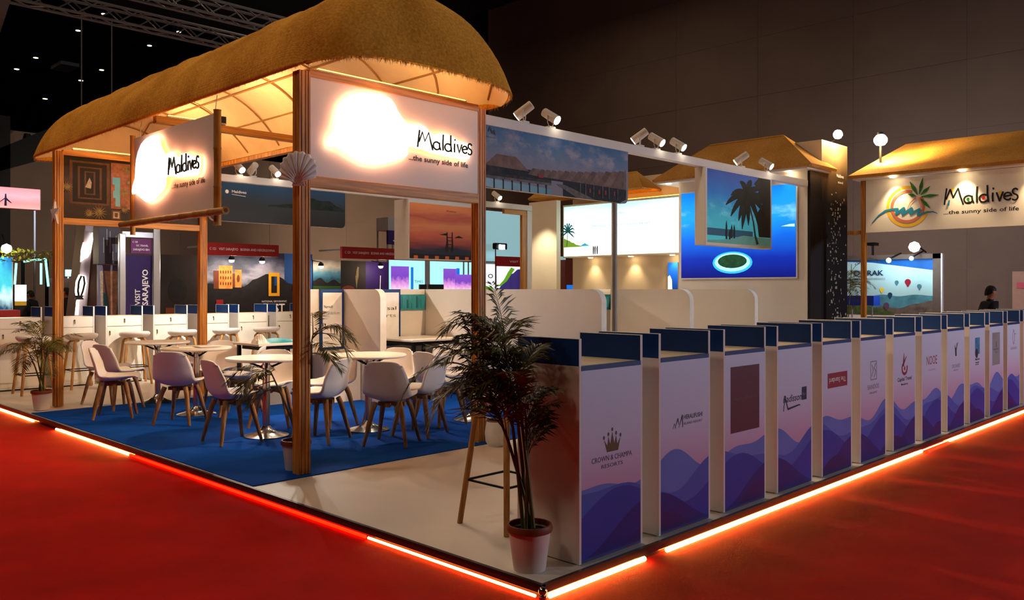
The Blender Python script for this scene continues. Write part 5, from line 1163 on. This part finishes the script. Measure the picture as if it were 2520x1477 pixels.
# booth seen through the door frame
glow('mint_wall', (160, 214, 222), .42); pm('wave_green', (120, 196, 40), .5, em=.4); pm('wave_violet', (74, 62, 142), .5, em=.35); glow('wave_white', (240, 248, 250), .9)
def draw_wave(a):
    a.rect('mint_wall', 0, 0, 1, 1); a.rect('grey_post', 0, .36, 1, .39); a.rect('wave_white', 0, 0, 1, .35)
    a.hill('wave_violet', [.0, .0, .05, .14, .24, .3, .3], 0, 0, 1); a.hill('wave_green', [.10, .08, .04, .0], 0, 0, .45)
    a.line('wave_green', [(.25, .08), (.4, .1), (.52, .16), (.62, .25), (.7, .31)], [.01, .05, .08, .1, .1], asp=2.2); a.line('ink_black', [(.17 + .05 * math.cos(q * .7), .21 + .022 * math.sin(q * .7)) for q in range(10)], .02, asp=2.2)
ypanel('mint_booth', 'pale mint booth with a green and violet wave seen through the door frame', 'booth', 1188, 1292, 522, 722, 18.5, 'grey_post', to_floor=True, draw=draw_wave)
p = YP(1232, 607, 18.0); t = thing('floodlight', 'black floodlight shining on the mint booth', 'floodlight', (p.x, 18.0, p.z - .2))
MB().box(p.x - .3, p.x + .3, 17.95, 18.12, p.z - .1, p.z + .12).build('housing', 'black_metal', t, bevel=.03); MB().box(p.x - .12, p.x + .14, 17.93, 17.95, p.z - .1, p.z + .06).build('lens', 'cool_glow', t); MB().cyl((p.x - .2, 18.05, 0), (p.x - .2, 18.05, p.z - .08), .02, n=6).build('stand', 'black_metal', t)
ypanel('header_sign', 'short red header strip seen through the door frame', 'sign', 1222, 1300, 632, 656, 17.6, 'header_red', draw=lambda a: a.text('ink_white', 'VISIT BIH', .4, .4, .2, .5), group='red booth headers', stand=1)
ypanel('header_sign', 'tiny red header square right of the door frame', 'sign', 1304, 1324, 630, 650, 17.6, 'header_red', group='red booth headers', stand=1)
def draw_fig(a): a.rect('mint_wall', 0, 0, 1, 1); a.rect('wave_white', .25, 0, .95, .8); a.poly('logo_navy', [(.6, 0), (.72, 0), (.70, .35), (.66, .4)]); a.poly('teal_print', [(.4, 0), (.52, 0), (.5, .3)]); a.disc('ink_black', .36, .5, .05, .06); a.rect('grey_post', .05, 0, .12, .5)
ypanel('white_booth', 'white and pale blue booth wall right of the door frame', 'booth', 1300, 1392, 630, 722, 18.5, 'grey_post', to_floor=True, draw=draw_fig)
ypanel('brown_cabinet', 'brown cabinet with a blue screen beside the white booth', 'cabinet', 1391, 1412, 640, 722, 16.0, 'fort_dark', depth=.3, to_floor=True, draw=lambda a: a.rect('cobalt', .15, .0, .95, .25))
grad('blue_roll', [(0, (10, 50, 120)), (.5, (20, 90, 200)), (1, (30, 110, 230))], em=.8)
x0 = 10.3; t = thing('blue_poster', 'blue roll-up poster at the right end of the lamp-lit wall', 'poster', (10.3, 5.85, PT)); r_ = xrect(1644, 1668, 646, 716, x0); MB().box(x0, x0 + .03, r_[1], r_[0], PT, r_[3]).build('sheet', 'white_paint', t); a = Art(face_x(r_[0], r_[1], r_[2], r_[3], x0), step=.002); a.rect('blue_roll', 0, 0, 1, 1); a.poly('wave_white', [(0, 0), (.45, 0), (.4, .4), (.2, .55), (0, .5)]); a.done('print', t)
# balloon booth at far right
def xpanel(name, label, cat, px0, px1, py0, py1, x, mat, depth=.1, to_floor=True, draw=None, group=None):
    y0, y1, z0, z1 = xrect(px0, px1, py0, py1, x); t = thing(name, label, cat, (x, (y0 + y1) / 2, 0 if to_floor else z0), group)
    MB().box(x, x + depth, y1, y0, 0 if to_floor else z0, z1).build('board', mat, t)
    if draw: a = Art(face_x(y0, y1, z0, z1, x), step=.0015, d0=.002); draw(a); a.done('print', t)
    return t
grad('balloon_sky', [(0, (150, 170, 166)), (.5, (170, 200, 196)), (1, (206, 240, 240))]); pm('balloon_hill', (70, 120, 128), .7, noise=4, amt=.3); pm('balloon_land', (96, 78, 66), .7, noise=6, amt=.4); pm('balloon_scrub', (70, 84, 40), .7, noise=8, amt=.4); pm('dorak_blue', (14, 92, 168), .6); pm('dorak_ink', (18, 50, 78), .6)
def draw_bal(a):
    a.rect('balloon_sky', 0, 0, 1, 1); a.poly('dorak_blue', [(.0, .96), (.35, .93), (1, .78), (1, 1), (0, 1)])
    a.hill('balloon_hill', [.30, .32, .36, .33, .36, .34], 0, .1, 1); a.hill('balloon_land', [.08, .1, .14, .12, .2, .26], 0, .1, 1); a.hill('balloon_scrub', [.12, .2, .15, .1, .05], 0, 0, .6)
    for (u, v, r, m) in ((.62, .56, .022, 'balloon_hill'), (.74, .56, .033, 'logo_crimson'), (.86, .49, .024, 'balloon_hill'), (.46, .43, .024, 'logo_yellow'), (.55, .34, .026, 'dorak_ink'), (.51, .15, .032, 'logo_plum')):
        a.disc(m, u, v + r * .6, r, r * 1.6, 14); a.poly(m, [(u - r * .8, v), (u - r * .15, v - r * 2), (u + r * .15, v - r * 2), (u + r * .8, v)])
    a.text('dorak_ink', 'DORAK', .15, .70, .09, .33, bold=.02); a.text('logo_grey', 'Travel Destinations', .08, .63, .04, .42, shear=.3)
xpanel('balloon_booth', 'booth wall with hot-air balloons and the word DORAK', 'booth wall', 2072, 2296, 636, 775, 19.0, 'white_paint', draw=draw_bal)
t = thing('booth_surround', 'olive brown frame around the balloon booth wall', 'booth frame', (18.9, XP(2306, 700, 18.9).y, 0))
y0, y1, z0, z1 = xrect(2296, 2316, 624, 775, 18.9); MB().box(18.88, 18.99, y1, y0, 0, z1).build('upright', 'pylon_brown', t); y2 = XP(2070, 640, 18.9).y; MB().box(18.88, 18.99, y1, y2, z1 - .12, z1).build('top_rail', 'pylon_brown', t); MB().box(18.88, 18.99, y1 - .03, y1, 0, z1).build('white_edge_strip', 'white_edge', t)
for k, (px, py, r, m, e) in enumerate(((2250, 608, .13, 'cool_glow', 300), (2187, 641, .06, 'cool_glow', 50), (2243, 636, .05, 'cool_glow', 50))):
    p = XP(px, py, 18.2); t = thing('booth_lamp', ('large dazzling cool floodlight above the balloon wall', 'small cool lamp above the word DORAK', 'small cool lamp right of the DORAK lamp')[k], 'lamp', tuple(p))
    MB().lathe([(0, -r), (r * .7, -r * .7), (r, 0), (r * .7, r * .7), (0, r)], tuple(p), 16).build('bulb', m, t, smooth=True); MB().cyl(p + Vector((.05, 0, r * .6)), p + Vector((.8, 0, .2 if k else -.1)), .02, n=6).build('arm', 'black_metal', t)
    light('balloon_lamp_light', 'POINT', (p.x - .2, p.y, p.z), e * .22, COOL, size=.1)
pm('tent_blue', (14, 50, 150), .6)
t = xpanel('blue_awning', 'small blue awning at the foot of the balloon wall', 'awning', 2078, 2150, 728, 752, 18.0, 'tent_blue', to_floor=False, depth=.4)
for yy in (t.location.y - .25, t.location.y + .25): MB().cyl((18.2, yy, 0), (18.2, yy, t.location.z), .02, n=6).build('leg', 'aluminium', t)
dr = MB(); y0, y1, z0, z1 = xrect(2492, 2545, 668, 790, WX - .12); d_ = thing('door_1', 'tan exit door in the far wall', 'door', (WX - .12, (y0 + y1) / 2, 0)); d_['kind'] = 'structure'
pm('door_tan', (140, 106, 90), .7); MB().box(WX - .15, WX - .06, y1, y0, 0, z1).build('leaf', 'door_tan', d_)
y0, y1, z0, z1 = xrect(2502, 2540, 695, 710, WX - .2); MB().box(WX - .2, WX - .15, y1, y0, z0, z1).build('exit_plate', 'logo_crimson', d_)

# ------------------------------------------------------------------ people
def person_mesh():
    """one skinned figure, profile facing +X, 1.62 m tall, mid stride"""
    J = {'pel': (0, 0, .86, .125), 'wst': (-.01, 0, 1.0, .12), 'chs': (.0, 0, 1.18, .15), 'nck0': (.01, 0, 1.33, .075), 'nck': (.03, 0, 1.40, .052), 'hd0': (.05, 0, 1.455, .075), 'hd1': (.045, 0, 1.53, .088), 'hd2': (.04, 0, 1.58, .05),
         'shl': (0, .15, 1.30, .07), 'ell': (-.06, .20, 1.06, .045), 'wrl': (.06, .21, .86, .032), 'hnl': (.09, .21, .79, .028), 'shr': (0, -.15, 1.30, .07), 'elr': (-.02, -.20, 1.05, .045), 'wrr': (.10, -.19, .88, .032), 'hnr': (.14, -.19, .81, .028),
         'hpl': (0, .085, .80, .095), 'knl': (.08, .085, .46, .062), 'anl': (-.02, .085, .09, .042), 'tol': (.12, .085, .045, .038), 'hpr': (0, -.085, .80, .095), 'knr': (-.02, -.085, .46, .062), 'anr': (-.16, -.085, .1, .042), 'tor': (-.03, -.085, .045, .038)}
    E = ['pel wst', 'wst chs', 'chs nck0', 'nck0 nck', 'nck hd0', 'hd0 hd1', 'hd1 hd2', 'chs shl', 'shl ell', 'ell wrl', 'wrl hnl', 'chs shr', 'shr elr', 'elr wrr', 'wrr hnr', 'pel hpl', 'hpl knl', 'knl anl', 'anl tol', 'pel hpr', 'hpr knr', 'knr anr', 'anr tor']
    K = list(J); me = bpy.data.meshes.new('person'); me.from_pydata([J[k][:3] for k in K], [tuple(K.index(n) for n in e.split()) for e in E], [])
    o = bpy.data.objects.new('person', me); COL.objects.link(o); m = o.modifiers.new('skin', 'SKIN'); s2 = o.modifiers.new('sub', 'SUBSURF'); s2.levels = 2
    for i, k in enumerate(K): r = J[k][3]; w = me.skin_vertices[0].data[i]; w.radius = (r, r * (1.25 if k in ('chs', 'pel', 'wst') else .95)); w.use_root = (k == 'pel')
    dg = bpy.context.evaluated_depsgraph_get(); dg.update(); em = bpy.data.meshes.new_from_object(o.evaluated_get(dg)); bpy.data.objects.remove(o); bpy.data.meshes.remove(me)
    bm = bmesh.new(); bm.from_mesh(em)
    for v in bm.verts:                                     # nose, brow and chin on the face
        if v.co.z > 1.42 and v.co.x > .1:
            v.co.x += .028 * math.exp(-((v.co.z - 1.50) / .022) ** 2 - (v.co.y / .02) ** 2) + .012 * math.exp(-((v.co.z - 1.445) / .02) ** 2) - .008 * math.exp(-((v.co.z - 1.525) / .012) ** 2)
    for n in ('skin', 'jacket', 'trousers', 'hair'): em.materials.append(MATS[n])
    for f in bm.faces:
        c = f.calc_center_median(); f.smooth = True
        f.material_index = 1 if .84 < c.z < 1.385 else (2 if c.z <= .84 and abs(c.y) < .17 else 0)
        if c.z < .1: f.material_index = 2
    bm.to_mesh(em); bm.free(); em.name = 'person'; return em
PM = person_mesh()
hb = MB()
hb.grid(lambda i, j: Vector((.042 + .092 * math.cos(2 * PI * i) * math.sin(.1 + 1.55 * j) - .012, .088 * math.sin(2 * PI * i) * math.sin(.1 + 1.55 * j), 1.545 + .075 * math.cos(.1 + 1.55 * j) - (.085 * max(0, -math.cos(2 * PI * i)) ** .5 + .012) * j ** 2)), 24, 10)
HM = hb.build('hair', 'hair', None, base=(0, 0, 0), smooth=True); hair_me = HM.data; bpy.data.objects.remove(HM)
def person(loc, rz, sc, label):
    o = bpy.data.objects.new('person', PM); COL.objects.link(o); tag(o, label, 'person', None); o.location = loc; o.rotation_euler = (0, 0, rz); o.scale = (sc,) * 3
    h = child(o, 'hair', hair_me); md = None
    b = MB()
    for k in (-1, 1): b.lathe([(0, -.028), (.012, -.02), (.018, 0), (.012, .024), (0, .03)], (.03, k * .088, 1.5), 10)
    e = b.build('ears', 'skin', None, base=(0, 0, 0)); e.parent = o; e.location = (0, 0, 0)
    return o
p = DP(2433, 712, 14.2); person((p.x, p.y, 0), TH - PI / 2, .985, 'person in a dark jacket walking right behind the far counters')
p = DP(78, 712, 20.5); person((p.x, p.y, 0), 2.2, .93, 'person in dark clothes standing by the pale booth screen')
p = DP(38, 712, 20.0); person((p.x, p.y, 0), 1.0, .95, 'person in dark clothes at the left edge of the pale screen')
p = DP(155, 712, 19.0); person((p.x, p.y, 0), 2.6, .95, 'person in dark clothes left of the pylon, the left one of two')
p = DP(167, 712, 18.6); person((p.x, p.y, 0), 2.4, .97, 'person in dark clothes left of the pylon, the right one of two')

# lamps added behind the booths to brighten the lower hall walls
for (x, y, z, e, c, tg) in ((17, 21.5, 2.4, 2600, (1, .8, .6), (18, 27, 3.5)), (7, 21.5, 2.4, 700, (1, .85, .7), (6, 27, 3)), (19.5, 6, 2.8, 1500, (.92, .92, 1), (26, 5, 3)), (19.5, 12, 2.8, 500, (1, .85, .75), (26, 12, 4))):
    t = thing('added_wall_lamp', 'black lamp added to brighten the wall, %s' % ('behind the Sarajevo booths' if x == 17 else 'far left behind the pylon' if x == 7 else 'behind the huts, right one' if y == 6 else 'behind the huts, left one'), 'lamp', (x, y, 0))
    MB().cyl((x, y, 0), (x, y, z - .1), .03, n=8).build('stand', 'black_metal', t); MB().box(x - .15, x + .15, y - .1, y + .1, z - .12, z - .04).build('housing', 'black_metal', t)
    light('added_wall_light', 'SPOT', (x, y, z + .05), e, c, tg, size=.2, angle=120, blend=.9)
